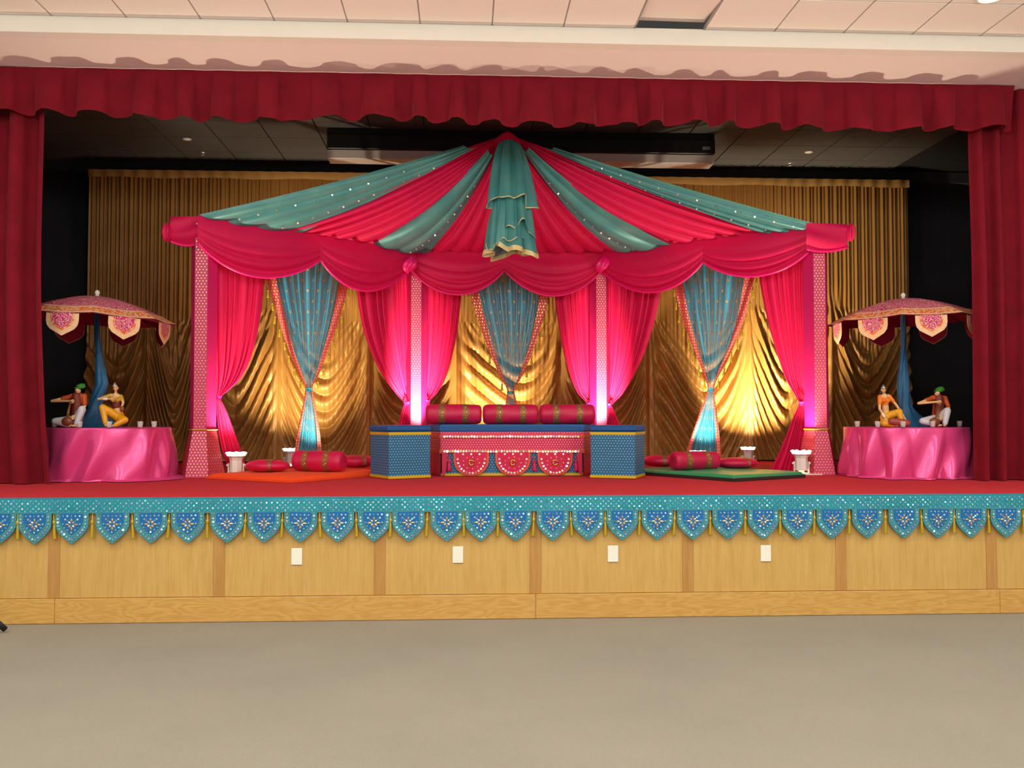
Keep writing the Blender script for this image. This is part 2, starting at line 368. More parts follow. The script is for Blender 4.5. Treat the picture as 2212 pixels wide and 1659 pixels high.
# hall ceiling: grid plane above, tiles of the rows in view as pieces
ce = struct('ceiling', MB().box(XL, XR, YB, YSF, CEIL + .1, CEIL + .2), M['tbar'], 'white suspended tile ceiling of the hall')
T = .612
x0 = float(P(1063, 0, YSF)[0])        # a grid line
tv = MB().bbox(-T / 2 + .006, T / 2 - .006, -T / 2 + .006, T / 2 - .006, 0, .02, .003)
for k in range(-12, 13):
    if XL < x0 + k * T < XR: MB().box(x0 + k * T - .011, x0 + k * T + .011, YSF - 3 * T, YSF, CEIL - .003, CEIL + .02).build('grid_bar', M['tbar'], ce)
for rr_ in range(1, 4): MB().box(XL, XR, YSF - rr_ * T - .02, YSF - rr_ * T, CEIL - .002, CEIL + .02).build('grid_bar', M['tbar'], ce)
t0 = tv.build('ceiling_tile', M['tile'], ce); first = True
for r in range(3):
    for k in range(-11, 12):
        x = x0 + (k + .5) * T; y = YSF - (r + .5) * T - .01
        if not XL < x < XR: continue
        if first: o = t0; first = False
        else: o = copy(t0, ce)
        o.location = (x, y, CEIL - .006)
        if r == 0 and k == 2: o.rotation_euler = (.10, .012, 0); o.location.z += .034
mesh('tile_field', [(XL, YB, CEIL), (XR, YB, CEIL), (XR, YSF - 3 * T, CEIL), (XL, YSF - 3 * T, CEIL)], [(3, 2, 1, 0)], M['tile'], ce)
struct('trim_1', MB().bbox(XL, XR, YSF, YSF + .12, ZSOF, CEIL + .004, .002), M['wall'], 'white painted beam edge above the stage soffit')
struct('ceiling_soffit', MB().box(XL, XR, YSF + .12, 8.9, ZSOF, ZSOF + .1), M['soffit'], 'pinkish white soffit in front of the red valance')
# stage shell
SXL, SXR, SYB, SC = -6.3, 7.4, 13.25, 5.09
struct('stage_floor', MB().box(XL, XR, YF + .02, SYB, ZS - .12, ZS), M['red_carpet'], 'red carpeted stage floor')
struct('wall_stage_back', MB().box(SXL, SXR, SYB, SYB + .1, ZS, SC + .2), M['black'])
struct('wall_stage_left', MB().box(SXL - .1, SXL, 8.9, SYB, ZS, SC + .2), M['black'])
struct('wall_stage_right', MB().box(SXR, SXR + .1, 8.9, SYB, ZS, SC + .2), M['black'])
pw = MB().box(XL, -5.3, 8.9, 9.0, 0, SC + .2); pw.box(6.4, XR, 8.9, 9.0, 0, SC + .2); pw.box(-5.3, 6.4, 8.9, 9.0, ZSOF, SC + .2)
struct('wall_proscenium', pw, M['black'])
sce = struct('ceiling_stage', MB().box(SXL, SXR, 9.0, SYB, SC + .012, SC + .1), M['bgrid'], 'black suspended tile ceiling over the stage')
bt = MB().bbox(-.33 + .007, .33 - .007, -.33 + .007, .33 - .007, 0, .02, .003).build('ceiling_tile', M['btile'], sce); first = True
xg = float(P(502, 340, 12.6)[0])
for r in range(6):
    for k in range(-8, 14):
        x = xg + (k + .5) * .66; y = SYB - (r + .5) * .66 - .12
        if not (SXL + .3 < x < SXR - .3): continue
        if first: o = bt; first = False
        else: o = copy(bt, sce)
        o.location = (x, y, SC - .006)
struct('trim_2', MB().box(SXL, SXR, 12.98, SYB, 4.93, SC - .01), M['black'], 'black border board above the gold backdrop')

# stage fascia: oak panels, battens, baseboard boards
zb1 = float(P(1106, 1284, YF)[2])
sf = struct('wall_stage_front', MB().box(XL, XR, YF + .035, YF + .12, 0, ZS - .12), M['batten'], 'oak panelled front of the stage')
bats = [float(P(p, 1240, YF)[0]) for p in (115, 472, 820, 1157, 1487, 1818, 2144)]
sp = np.mean(np.diff(bats)); bats = [bats[0] - 2 * sp, bats[0] - sp] + bats + [bats[-1] + sp, bats[-1] + 2 * sp]
for i, b in enumerate(bats):
    MB().bbox(b - .042, b + .042, YF + .006, YF + .03, zb1 + .001, ZS - .01, .003).build('batten', M['batten'], sf)
    if i: MB().bbox(bats[i - 1] + .040, b - .040, YF + .014, YF + .034, zb1 + .001, ZS - .01, .002).build('panel', M['panel'], sf)
bb = struct('baseboard_stage', MB().box(XL, XR, YF + .012, YF + .034, 0, zb1 - .003), M['batten'], 'wide oak baseboard along the stage foot')
seam = bats[5]
for a, c in ((XL, seam - 3.6), (seam - 3.6, seam), (seam, seam + 3.66), (seam + 3.66, XR)):
    MB().bbox(a + .001, c - .001, YF - .006, YF + .012, .002, zb1, .003).build('board', M['board'], bb)

# ------------------------------------------------------------------ red stage curtains
def pleat(x, per, seed, amp):
    r = np.random.default_rng(seed); n = 600
    ph = np.interp(x, np.linspace(-8, 9, n), np.cumsum(per * (1 + .45 * np.sin(np.linspace(0, 90, n) + r.random() * 6) * r.random(n))) / n * 17)
    s = np.sin(2 * PI * ph / per / per)
    return amp * np.tanh(2.2 * s) 
vx0, vx1 = float(P(-190, 200, YV)[0]), float(P(2193, 200, YV)[0])
zvb = float(P(1106, 262, YV)[2])
kn = np.cumsum(np.r_[vx0, .12 + .17 * rng.random(70)]); kn = kn[kn < vx1 + .4]      # pleat edges at uneven spacing
def boxpleat(x, knots, soft=.03):
    i = np.searchsorted(knots, x); a = knots[np.clip(i - 1, 0, len(knots) - 1)]; b = knots[np.clip(i, 0, len(knots) - 1)]
    w_ = np.maximum(b - a, .05); s = np.clip((x - a) / w_, 0, 1)
    up = (i % 2 == 0).astype(float)
    return np.where(up > 0, 1, -1) * np.clip(np.sin(PI * s), 0, 1) ** .45
def valfn(u, v):
    x = vx0 + (vx1 - vx0) * u
    d = boxpleat(x, kn)
    amp = .004 + .07 * v ** .6
    z = ZSOF - .005 + (zvb - ZSOF) * v - .02 * v * np.sin(x * 2.1) - .012 * v * np.sin(x * 17)
    return x + .02 * v * np.sin(x * 9), YV - d * amp + .006 * np.sin(40 * x) * v, z
va = thing('stage_valance', 'pleated dark red velvet valance hanging across the top of the stage', 'valance', (.5, YV, ZSOF))
sheet('valance_cloth', valfn, 900, 14, M['velvet'], va, ul=9, vl=.5, world=True)
def hemfn(u, v):
    X, Y, Z = valfn(u, 1 + 0 * v); return X, Y - .006, Z + .03 - .034 * v
sheet('hem', hemfn, 900, 2, M['velvet'], va, world=True)
def side_curtain(label, ys, edge, outer, sgn, seed):
    cu = thing('stage_curtain', label, 'curtain', (outer * .5 + sgn, 8.75, ZS), group='red side curtains of the stage')
    r = np.random.default_rng(seed); k2 = np.cumsum(np.r_[min(outer, 0) - 7, .06 + .12 * r.random(200)])
    def fn(u, v):
        py = 160 + (1046 - 160) * v
        e = P(cr(ys[0], ys[1], py), py, 8.75)[..., 0]
        x = outer + (e - outer) * u
        flat = outer + (edge - outer) * u
        z = ZSOF - .005 + (ZS + .012 - ZSOF) * v
        return x, 8.75 - .085 * boxpleat(flat, k2) * (.7 + .3 * v) + .012 * np.sin(flat * 23 + v * 2), z
    sheet('curtain_cloth', fn, 260, 30, M['velvet'], cu, ul=2, vl=4, world=True)
side_curtain('dark red velvet curtain left of the stage opening', ((160, 250, 600, 880, 1046), (104, 103, 96, 104, 116)), -3.87, -5.6, -1, 3)
side_curtain('dark red velvet curtain right of the stage opening', ((160, 280, 580, 1046), (2095, 2097, 2106, 2110)), 4.96, 6.7, 1, 5)

# ------------------------------------------------------------------ gold backdrop
YG = 12.75
gx0, gx1 = float(P(190, 600, YG)[0]), float(P(1964, 600, YG)[0]); zg = float(P(600, 374, YG)[2])
gb = thing('gold_backdrop', 'gold satin backdrop curtain with pleats above and draped swags below', 'backdrop', ((gx0 + gx1) / 2, YG, ZS))
cols = np.array([float(P(p, 700, YG)[0]) for p in (140, 318, 430, 602, 800, 985, 1212, 1400, 1618, 1795, 1985)])
def goldfn(u, v):
    x = gx0 + (gx1 - gx0) * u; z = zg + (ZS + .015 - zg) * v
    i = np.clip(np.searchsorted(cols, x) - 1, 0, len(cols) - 2); a = cols[i]; b = cols[i + 1]
    s = (x - a) / (b - a); un = 2 * s - 1
    rr = np.sin(i * 12.9898) * 43758.5453; rr = rr - np.floor(rr); r2 = np.sin(i * 78.2) * 9631.3; r2 -= np.floor(r2)
    sag = .75 + .5 * rr; side = .35 * (r2 - .5)
    U = un + side * (1 - un ** 2)
    curve = sag * (1 - np.abs(U) ** 1.7)
    zt = 3.15 + .3 * (r2 - .5)
    wU = sm(zt, zt - .5, z + curve * .6) * sm(1.02, .62, np.abs(un))
    ph = (z + curve) * (3.6 + 1.5 * rr) + rr * 6 + .6 * np.sin(3 * un + i)
    fU = np.sqrt(np.sin(PI * ph) ** 2 + .01)
    lowfade = sm(ZS, ZS + .5, z)
    # fan of pleats below each gathering point
    dx = np.where(s < .5, x - a, x - b); spread = np.maximum(zt + .1 - z, .3)
    fan = np.sin(dx / spread * 27 + i) * np.exp(-(dx / (.16 + .16 * spread)) ** 2)
    wF = sm(zt + .2, zt - .6, z)
    tight = .012 * np.sin(x * 112 + 1.2 * np.sin(x * 9)) + .010 * np.sin(x * 47)
    wT = np.clip(1 - wU - .7 * wF * np.exp(-(dx / .4) ** 2), .25, 1)
    d = tight * wT + .11 * (fU - .4) * wU * (.45 + .55 * lowfade) + .05 * fan * wF
    return x, YG - d, z
sheet('draped_cloth', goldfn, 1400, 240, M['gold'], gb, ul=11, vl=4, world=True)
def bandfn(u, v):
    x = gx0 + (gx1 - gx0) * u
    return x, YG - .05 - .008 * np.sin(x * 31) + .01 * np.abs(v - .5), zg + .01 - .105 * v + .008 * np.sin(x * 5) * v
sheet('header_band', bandfn, 400, 3, M['gold_band'], gb, world=True)

# ------------------------------------------------------------------ stage ceiling fittings
zsc = SC - .006
sh = thing('projection_screen_housing', 'long black screen housing with white slot panel under the stage ceiling', 'screen housing', (.75, 11.4, zsc))
sx0, sx1 = float(P(706, 320, 11.3)[0]), float(P(1545, 330, 11.3)[0]); z1 = float(P(1106, 296, 11.3)[2]); z2 = float(P(1106, 326, 11.3)[2]); z3 = float(P(1106, 345, 11.3)[2])
MB().bbox(sx0, sx1, 11.3, 11.6, z2, z1, .006).build('case', M['housing'], sh, world=True)
MB().bbox(sx0, sx1, 11.34, 11.6, z3, z2 - .002, .004).build('slot_panel', M['strip'], sh, world=True)
MB().bbox(sx0 - .01, sx1 + .01, 11.36, 11.62, z1 - .002, zsc, .004).build('mounting_rail', M['housing'], sh, world=True)
a = P(1518, 314, 11.29)[0]; MB().bbox(a, a + .1, 11.296, 11.302, z2 + .05, z2 + .09, .001).build('sticker', M['tag'], sh, world=True)
for p, lab in (((404, 300), 'round white ceiling disc over the left half of the stage'), ((1747, 328), 'round white ceiling disc over the right half of the stage')):
    g = G(*p, zsc); o = MB().lathe([(.055, 0), (.055, -.008), (.03, -.016), (.004, -.017)], 20).build('ceiling_disc', M['white'], None, True); o.location = g
    tag(o, lab, 'ceiling disc', 'white discs in the stage ceiling')
labs = ['small sprinkler head beside the left ceiling disc', 'small sprinkler head left of the canopy peak under the screen housing', 'small sprinkler head right of the canopy peak under the screen housing', 'small sprinkler head beside the right ceiling disc']
for p, lab in zip(((438, 331), (770, 343), (1398, 354), (1707, 354)), labs):
    g = G(*p, zsc - .01); s_ = thing('sprinkler_head', lab, 'sprinkler', (g[0], g[1], zsc), group='stage ceiling sprinklers')
    MB().lathe([(.035, 0), (.035, -.006), (.012, -.012), (.010, -.03)], 14).build('flange', M['chrome'], s_, True)
    MB().lathe([(.008, -.03), (.022, -.034), (.022, -.038)], 12).build('deflector', M['chrome'], s_, True)
# recessed hall lamp glimpsed at the top right corner
g = G(2140, -9, CEIL); gl = thing('recessed_downlight', 'lit recessed downlight in the hall ceiling at the top right', 'downlight', (g[0], g[1], CEIL - .008))
MB().lathe([(.11, 0), (.115, -.008), (.09, -.012), (.085, -.002)], 24, cap=False).build('rim', M['white'], gl, True)
MB().lathe([(.084, -.003), (.001, -.003)], 24, cap=False).build('lens', M['lens'], gl)
ld = bpy.data.lights.new('downlight_bulb', 'SPOT'); ld.energy = 25; ld.spot_size = 2.6; ld.color = (1, .85, .6); ld.shadow_soft_size = .08
lo = bpy.data.objects.new('downlight_bulb', ld); COL.objects.link(lo); lo.parent = gl; lo.location = (0, 0, -.03)

# ------------------------------------------------------------------ tent: plan of the beam
OL = np.array(P(441, 700, 9.8)[:2]); IL = np.array(P(900, 700, 11.75)[:2]); IR = np.array(P(1296, 700, 11.75)[:2]); OR = np.array(P(1762, 700, 9.9)[:2])
NODES = [OL, IL, IR, OR]; ZB = 3.61
def beam_y(px, off=0.0):
    """depth of the beam polygon seen in column px (array)"""
    px = np.asarray(px, float); d = FW[:2] + RT[:2] * ((px - 1106) / FPX)[..., None]
    out = np.zeros(px.shape); pn = [441, 900, 1296, 1762]
    for k in range(3):
        A, B = NODES[k], NODES[k + 1]; e = B - A; n = np.array([e[1], -e[0]]) / np.hypot(*e)   # faces the audience
        if n[1] > 0: n = -n
        A2 = A + n * off
        t = (A2 @ n) / (d @ n); y = t * d[..., 1]
        m = (px >= pn[k] if k else px > -1e9) & (px < pn[k + 1] if k < 2 else px < 1e9)
        out = np.where(m, y, out)
    return out
def beam(px, py, off=0.0): return P(px, py, beam_y(px, off))
def beamz(px, z, off=0.0):
    b = P(px, 900 + 0 * np.asarray(px, float), beam_y(px, off)); b[..., 2] = z; return b

# columns
def column(label, c, base, group):
    co = thing('tent_column', label, 'column', (c[0], c[1], ZS), group=group)
    s = .134; R = s; ang = [PI / 2 + PI / 3 * k + PI / 6 for k in range(6)]
    zt = ZB - ZS - .06; zb = .47 if base else 0.0
    hexp = lambda r, z: [(r * math.cos(a), r * math.sin(a), z) for a in ang]
    V = hexp(R, zb) + hexp(R, zt); f = [(k, (k + 1) % 6, (k + 1) % 6 + 6, k + 6) for k in range(6)]
    fr = [k for k in range(6) if abs(math.cos((ang[k] + ang[k] + PI / 3) / 2)) < .1 and math.sin(ang[k] + PI / 6) < 0][0]
    # plain cloth on the side faces, patterned strip on the face towards the audience
    mesh('shaft', V, f + [tuple(range(5, -1, -1)), tuple(range(6, 12))], M['fuchsia'], co)
    MB().box(-s / 2 + .004, s / 2 - .004, -R * .866 - .006, -R * .866 + .002, zb + .005, zt).build('brocade_strip', M['brocade'], co)
    if base:
        V = hexp(R * 1.75, 0) + hexp(R * 1.04, zb); fb = [(k, (k + 1) % 6, (k + 1) % 6 + 6, k + 6) for k in range(6)]
        b = mesh('flared_base', V, fb + [tuple(range(5, -1, -1)), tuple(range(6, 12))], M['brocade2'], co)
        k = fr; A, B, Cc, D = [np.array(V[i]) for i in fb[k]]; o = np.array([0, -.004, .001])
        mesh('front_panel', [A + o, B + o, Cc + o, D + o], [(0, 1, 2, 3)], M['brocade'], b)
        MB().tube([tuple(np.array(p) * 1.02 + np.array([0, 0, .004])) for p in (V[6:] + [V[6]])], .009, 6).build('cord', M['tassel'], co)
    return co
column('fuchsia hexagonal tent column with flared base on the left end', OL, True, 'front tent columns')
column('fuchsia hexagonal tent column with flared base on the right end', OR, True, 'front tent columns')
column('gold-dotted tent column behind the left side of the bench', IL, False, 'rear tent columns')
column('gold-dotted tent column behind the right side of the bench', IR, False, 'rear tent columns')

# canopy
AP = P(1096, 287, 10.5)
cn = thing('tent_canopy', 'magenta and teal draped tent canopy gathered to a central peak', 'canopy', (float(AP[0]), float(AP[1]), ZS))
def ray_sheet(name, p0, p1, mat, t0, sag, nf, amp, off, ztop=0.0, nu=80, nv=40, hem=0.0, zb=ZB, a0=None, a1=None):
    def fn(u, v):
        px = p0 + (p1 - p0) * u
        B = beamz(px, zb, off + .03); B[..., 2] += hem * np.sin(PI * u) * -1
        k = (px - 1096) / 680
        a0_ = -.30 if a0 is None else a0; a1_ = .30 if a1 is None else a1
        A = np.stack([AP[0] + .09 * k, AP[1] - .05 + .04 * np.abs(k) - off, AP[2] + ztop - .05 * np.abs(k)], -1)
        t = t0 + (1 - t0) * v
        sg = sag * (0.55 + .45 * np.sin(PI * u) ** .7 if nf < 9 else 1.0)
        Q = A + (B - A) * t[..., None]
        cut = 4 * t * (1 - t)
        fold = amp * (np.abs(np.sin(PI * nf * u + 1.2 * np.sin(2.2 * u * nf / 3))) - .5) * (.25 + .75 * t)
        Q[..., 2] -= sg * cut
        Q[..., 1] -= fold; Q[..., 2] -= fold * .6
        Q[..., 1] -= .05 * cut
        return Q[..., 0], Q[..., 1], Q[..., 2]
    return sheet(name, fn, nu, nv, mat, cn, world=True, ul=2, vl=3)
ray_sheet('magenta_panel', 428, 640, M['magenta'], 0, .13, 5, .05, 0)
ray_sheet('magenta_panel', 600, 850, M['magenta'], 0, .22, 7, .075, .015)
ray_sheet('magenta_panel', 835, 1100, M['magenta'], 0, .25, 8, .07, .0)
ray_sheet('magenta_panel', 1095, 1380, M['magenta'], 0, .25, 8, .07, .0)
ray_sheet('magenta_panel', 1360, 1660, M['magenta'], 0, .22, 7, .075, .015)
ray_sheet('magenta_panel', 1630, 1772, M['magenta'], 0, .13, 5, .05, 0)
TE = []
TE.append(ray_sheet('teal_panel', 424, 648, M['teal'], .13, .10, 3, .045, .10, hem=.03))
TE.append(ray_sheet('teal_panel', 806, 925, M['teal'], .12, .25, 2, .05, .11, hem=.04, nu=50))
TE.append(ray_sheet('teal_panel', 1325, 1450, M['teal'], .10, .25, 2, .05, .11, hem=.04, nu=50))
TE.append(ray_sheet('teal_panel', 1640, 1778, M['teal'], .13, .10, 3, .045, .10, hem=.03))
for o_, nu_, rows_ in ((TE[0], 80, (22, 58)), (TE[1], 50, (30,)), (TE[2], 50, (22,)), (TE[3], 80, (24, 60))):
    mb = MB(); oo = chain(o_)
    for c_ in rows_:
        for v_ in range(8, 40, 3):
            q_ = o_.data.vertices[v_ * (nu_ + 1) + c_]; mb.disc(np.array(q_.co) + np.array([0, -.02, -.012]), (random.gauss(0, .2), -1, random.gauss(-.2, .3)), .011, 7)
    tag(mb.build('sequins', M['mirror'], o_), kind='stuff')
# peak cap and rope
def capfn(u, v):
    a = 2 * PI * u; r = .015 + .2 * v ** .8; 
    return AP[0] + r * np.cos(a), AP[1] + r * np.sin(a) * .6, AP[2] + .015 - .17 * v ** 1.1 + .012 * np.sin(7 * a) * v
sheet('peak_cap', capfn, 48, 8, M['magenta'], cn, True, world=True)
MB().tube([(AP[0], AP[1], AP[2]), (AP[0], AP[1], zsc)], .004, 5).build('suspension_wire', M['housing'], cn, world=True)
# hanging organza tail, three ruffled tiers with cream hems
def tier(name, y0, y1, w0, w1, Y, seed, cx0, cx1, hemw, wave, pw):
    zA = float(P(1100, y0, Y)[2]); zB = float(P(1100, y1, Y)[2]); sc = Y / FPX
    r = np.random.default_rng(seed); ph = r.random(6) * 6
    def fn(u, v, e=0):
        a = 2 * PI * u; wv = 1 + .42 * np.abs(np.sin(3.5 * a + ph[0] + .5 * v)) - .2 + .10 * np.sin(5 * a + ph[1]) * v + .05 * np.sin(13 * a + ph[4])
        rr = (w0 + (w1 - w0) * v ** pw) * sc / 2 * wv
        cx = P(cx0 + (cx1 - cx0) * v, 900, Y)[..., 0]
        z = zA + (zB - zA) * v + wave * v ** 2 * (np.sin(2 * a + ph[2]) + .55 * np.sin(5 * a + ph[3]) + .3 * np.sin(9 * a + ph[5]))
        return cx + rr * np.cos(a), Y + .85 * rr * np.sin(a), z
    o = sheet(name, fn, 140, 20, M['teal'], cn, True, world=True, ul=.6, vl=1)
    def hf(u, v):
        X, Y_, Z = fn(u, 1 + 0 * v); cx = P(cx1, 900, Y)[0]
        return X + (X - cx) * .02 * (1 + 2 * v), Y_ + (Y_ - Y) * .03, Z + .004 - hemw * v
    sheet('cream_hem', hf, 140, 2, M['cream'], o, True, world=True)
tier('tail_tier', 460, 540, 60, 92, 10.45, 4, 1100, 1104, .055, .035, .6)
tier('tail_tier', 430, 528, 52, 74, 10.40, 9, 1098, 1094, .010, .06, .6)
tier('tail_tier', 400, 500, 52, 70, 10.38, 21, 1106, 1112, .012, .07, .6)
tier('tail_tier', 304, 440, 18, 90, 10.34, 2, 1099, 1103, .012, .05, .42)
# swags along the beam
cusp = [(422, 527), (690, 564), (885, 574), (1090, 580), (1300, 574), (1521, 569), (1752, 546)]
lows = [603, 628, 633, 633, 628, 601]
for k in range(6):
    (pa, ya), (pb, yb) = cusp[k], cusp[k + 1]
    zA = float(beam(np.array(pa), ya)[2]); zB_ = float(beam(np.array(pb), yb)[2]); pm = (pa + pb) / 2
    zM = float(beam(np.array(pm), lows[k])[2]); sag = (zA + zB_) / 2 - zM
    zA, zB_ = max(3.33, min(zA, 3.40)), max(3.33, min(zB_, 3.40))
    def fn(u, v, zA=zA, zB_=zB_, sag=sag, pa=pa, pb=pb, k=k):
        px = pa + (pb - pa) * u
        zb = zA + (zB_ - zA) * u - sag * (4 * u * (1 - u)) ** .9
        z = ZB + .01 + (zb - ZB - .01) * v
        dd = .02 + .05 * np.sin(PI * v) * (.4 + .6 * np.sin(PI * u)) + .055 * np.abs(np.sin(PI * (3.4 * v ** 1.5) + .5 * np.sin(3 * u + k))) * v * np.sin(PI * np.clip(u, .02, .98)) ** .6
        Q = P(px, 900 + 0 * px, beam_y(px, 0.10) ) ; y = Q[..., 1] - dd
        return Q[..., 0] * y / Q[..., 1], y, z
    o = sheet('swag', fn, 60, 40, M['magenta'], cn, world=True, ul=1.5, vl=.5)
    uu = np.linspace(0.005, .995, 50); X, Y_, Z = fn(uu, 1 + 0 * uu)
    MB().tube(np.stack([X, Y_ - .004, Z - .004], 1), .014, 6).build('rolled_hem', M['magenta_hem'], o, True, world=True)
# corner returns of the swag cloth beyond the end columns
for sx, (pe, pc), ytop, ylow in ((-1, (362, 428), 463, 532), (1, (1836, 1746), 480, 540)):
    def fn(u, v, pe=pe, pc=pc, sx=sx):
        px = pe + (pc - pe) * u; Yc = 9.72 + .05 * (1 - u)
        zb = 3.345 - .035 * np.sin(PI * u) ** .8 + .03 * (1 - u)
        z = ZB + .01 + (zb - ZB - .01) * v
        y = Yc - .05 * np.sin(PI * v) - .015 * np.sin(9 * v + 3 * u) - .02
        Q = P(px, 900 + 0 * px, y); return Q[..., 0], y, z
    o = sheet('corner_flap', fn, 24, 20, M['magenta'], cn, world=True)
    uu = np.linspace(0.0, 1, 20); X, Y_, Z = fn(uu, 1 + 0 * uu)
    MB().tube(np.stack([X, Y_ - .004, Z - .004], 1), .014, 6).build('rolled_hem', M['magenta_hem'], o, True, world=True)
    q = P(pe + 2 * -sx * -1, 500, 9.7)
    def rf(u, v, q=q):
        a = 2 * PI * u; r = .05 * np.sin(PI * v) ** .6 * (1 + .25 * np.sin(5 * a)) + .004
        return q[0] + r * np.cos(a) * .8, q[1] + r * np.sin(a), q[2] + .09 - .2 * v
    sheet('corner_gather', rf, 40, 12, M['magenta'], cn, True, world=True)
for p in ((885, 573), (1301, 572)):
    q = beam(np.array(float(p[0])), p[1], .2)
    def rf(u, v, q=q):
        a = 2 * PI * u; r = .095 * np.sin(PI * np.clip(v, .02, .98)) ** .55 * (1 + .1 * np.sin(6 * a + 8 * v))
        return q[0] + r * np.cos(a), q[1] + r * np.sin(a) * .7, q[2] + .10 - .19 * v + .02 * np.cos(a)
    sheet('rosette', rf, 48, 16, M['magenta_hem'], cn, True, world=True)
# beam poles carrying the cloth
for A, B in ((OL, IL), (IL, IR), (IR, OR)):
    MB().tube([(A[0], A[1], ZB - .04), (B[0], B[1], ZB - .04)], .022, 8).build('beam_pole', M['fuchsia'], cn, True, world=True)

# ------------------------------------------------------------------ tied curtains
def tied(name, label, cat, rows, mat, nf, amp, off, tie_y, group, uvw, parent=None, border=None, zfix=None):
    """rows: (y, px left, px right) down the cloth; plane follows the beam"""
    ys = [r[0] for r in rows]; L = [r[1] for r in rows]; Rr = [r[2] for r in rows]
    pm = np.array(float(L[0] + Rr[0]) / 2); q = beam(pm, 900., off)
    th = thing(name, label, cat, (float(q[0]), float(q[1]), ZS), group=group)
    w0 = Rr[0] - L[0]
    def fn(u, v, e=0.0):
        y = ys[0] + (ys[-1] - ys[0]) * v
        l = cr(ys, L, y); r = cr(ys, Rr, y); px = l + (r - l) * u
        k = np.clip((r - l) / w0, .12, 1.1)
        d = amp * (np.abs(np.sin(PI * nf * u + .7 * np.sin(2.3 * nf * u))) ** .8) * k ** .45 + .02 * np.sin(5 * u + 3 * v) * k
        Y = beam_y(px, off) - d - e
        Q = P(px, y, Y); return Q[..., 0], Q[..., 1], np.maximum(Q[..., 2], ZS + .004)
    sheet('cloth', fn, max(60, nf * 10), 70, mat, th, world=True, ul=uvw[0], vl=uvw[1])
    return th, fn, ys, L, Rr
MG = 'magenta tied-back curtains of the tent'
def tie_band(th, px, py, off, w, mat):
    q = beam(np.array(float(px)), float(py), off + .02)
    def f(u, v):
        a = 2 * PI * u; r = w * (1 + .12 * np.sin(4 * a)) * (1 - .35 * (2 * v - 1) ** 2 * -1 * .5)
        return q[0] + r * np.cos(a), q[1] + r * np.sin(a) * .8, q[2] + .02 - .04 * v
    sheet('tie', f, 24, 4, mat, th, True, world=True)
a = tied('tent_curtain', 'red-pink curtain tied back beside the left end column', 'curtain',
         [(545, 452, 574), (620, 454, 570), (700, 457, 560), (770, 461, 543), (820, 465, 518), (845, 467, 492), (860, 466, 476), (875, 467, 484), (920, 470, 502), (970, 478, 520), (1010, 492, 532)], M['magenta'], 7, .06, -.06, 860, MG, (1, 2)); tie_band(a[0], 470, 860, -.02, .035, M['magenta_hem'])
a = tied('tent_curtain', 'magenta curtain tied back left of the left rear column', 'curtain',
         [(570, 766, 888), (640, 772, 890), (700, 782, 890), (770, 805, 890), (820, 832, 889), (850, 855, 888), (872, 872, 887), (890, 867, 889), (930, 858, 890), (990, 850, 892)], M['magenta'], 7, .07, -.10, 872, MG, (1, 2)); tie_band(a[0], 880, 872, -.05, .04, M['magenta_hem'])
a = tied('tent_curtain', 'magenta curtain tied back right of the left rear column', 'curtain',
         [(570, 908, 1002), (640, 910, 996), (700, 911, 990), (770, 912, 977), (820, 912, 961), (850, 912, 944), (868, 912, 928), (890, 910, 932), (930, 908, 940), (990, 906, 950)], M['magenta'], 6, .07, -.10, 868, MG, (1, 2)); tie_band(a[0], 920, 868, -.05, .04, M['magenta_hem'])
a = tied('tent_curtain', 'magenta curtain tied back left of the right rear column', 'curtain',
         [(570, 1192, 1284), (640, 1198, 1284), (700, 1206, 1284), (770, 1219, 1283), (820, 1234, 1283), (850, 1248, 1283), (874, 1268, 1284), (895, 1262, 1287), (930, 1256, 1288), (990, 1250, 1290)], M['magenta'], 6, .07, -.10, 874, MG, (1, 2)); tie_band(a[0], 1277, 874, -.05, .04, M['magenta_hem'])
a = tied('tent_curtain', 'magenta curtain tied back right of the right rear column', 'curtain',
         [(570, 1306, 1436), (640, 1308, 1426), (700, 1309, 1412), (770, 1310, 1389), (820, 1310, 1364), (855, 1309, 1342), (876, 1308, 1323), (895, 1307, 1330), (930, 1306, 1344), (990, 1305, 1356)], M['magenta'], 7, .07, -.10, 876, MG, (1, 2)); tie_band(a[0], 1315, 876, -.05, .04, M['magenta_hem'])
a = tied('tent_curtain', 'red-pink curtain tied back beside the right end column', 'curtain',
         [(555, 1634, 1752), (620, 1643, 1750), (700, 1660, 1748), (770, 1680, 1744), (820, 1698, 1741), (855, 1718, 1739), (872, 1726, 1739), (890, 1718, 1740), (930, 1702, 1742), (970, 1686, 1744), (1016, 1664, 1746)], M['magenta'], 7, .06, -.06, 872, MG, (1, 2)); tie_band(a[0], 1733, 872, -.02, .035, M['magenta_hem'])

# tassel meshes
def tassel_mesh(name, L, r, mat):
    o = MB().lathe([(r * .25, 0), (r * .25, -.28 * L), (r * .8, -.32 * L), (r * .9, -.38 * L), (r * .5, -.44 * L), (r * .6, -.5 * L), (r, -.97 * L), (r * .9, -L)], 10).build(name, mat, None, True)
    COL.objects.unlink(o); return o.data
TAS_G = tassel_mesh('tassel', .20, .014, M['tassel']); TAS_P = tassel_mesh('tassel', .155, .024, M['tassel_pink']); TAS_S = tassel_mesh('tassel', .125, .017, M['tassel'])
def put_mesh(name, me, parent, loc, rot=(0, 0, 0), sc=(1, 1, 1)):
    o = bpy.data.objects.new(name, me); COL.objects.link(o); o.parent = parent; o.location = loc; o.rotation_euler = rot; o.scale = sc; return o

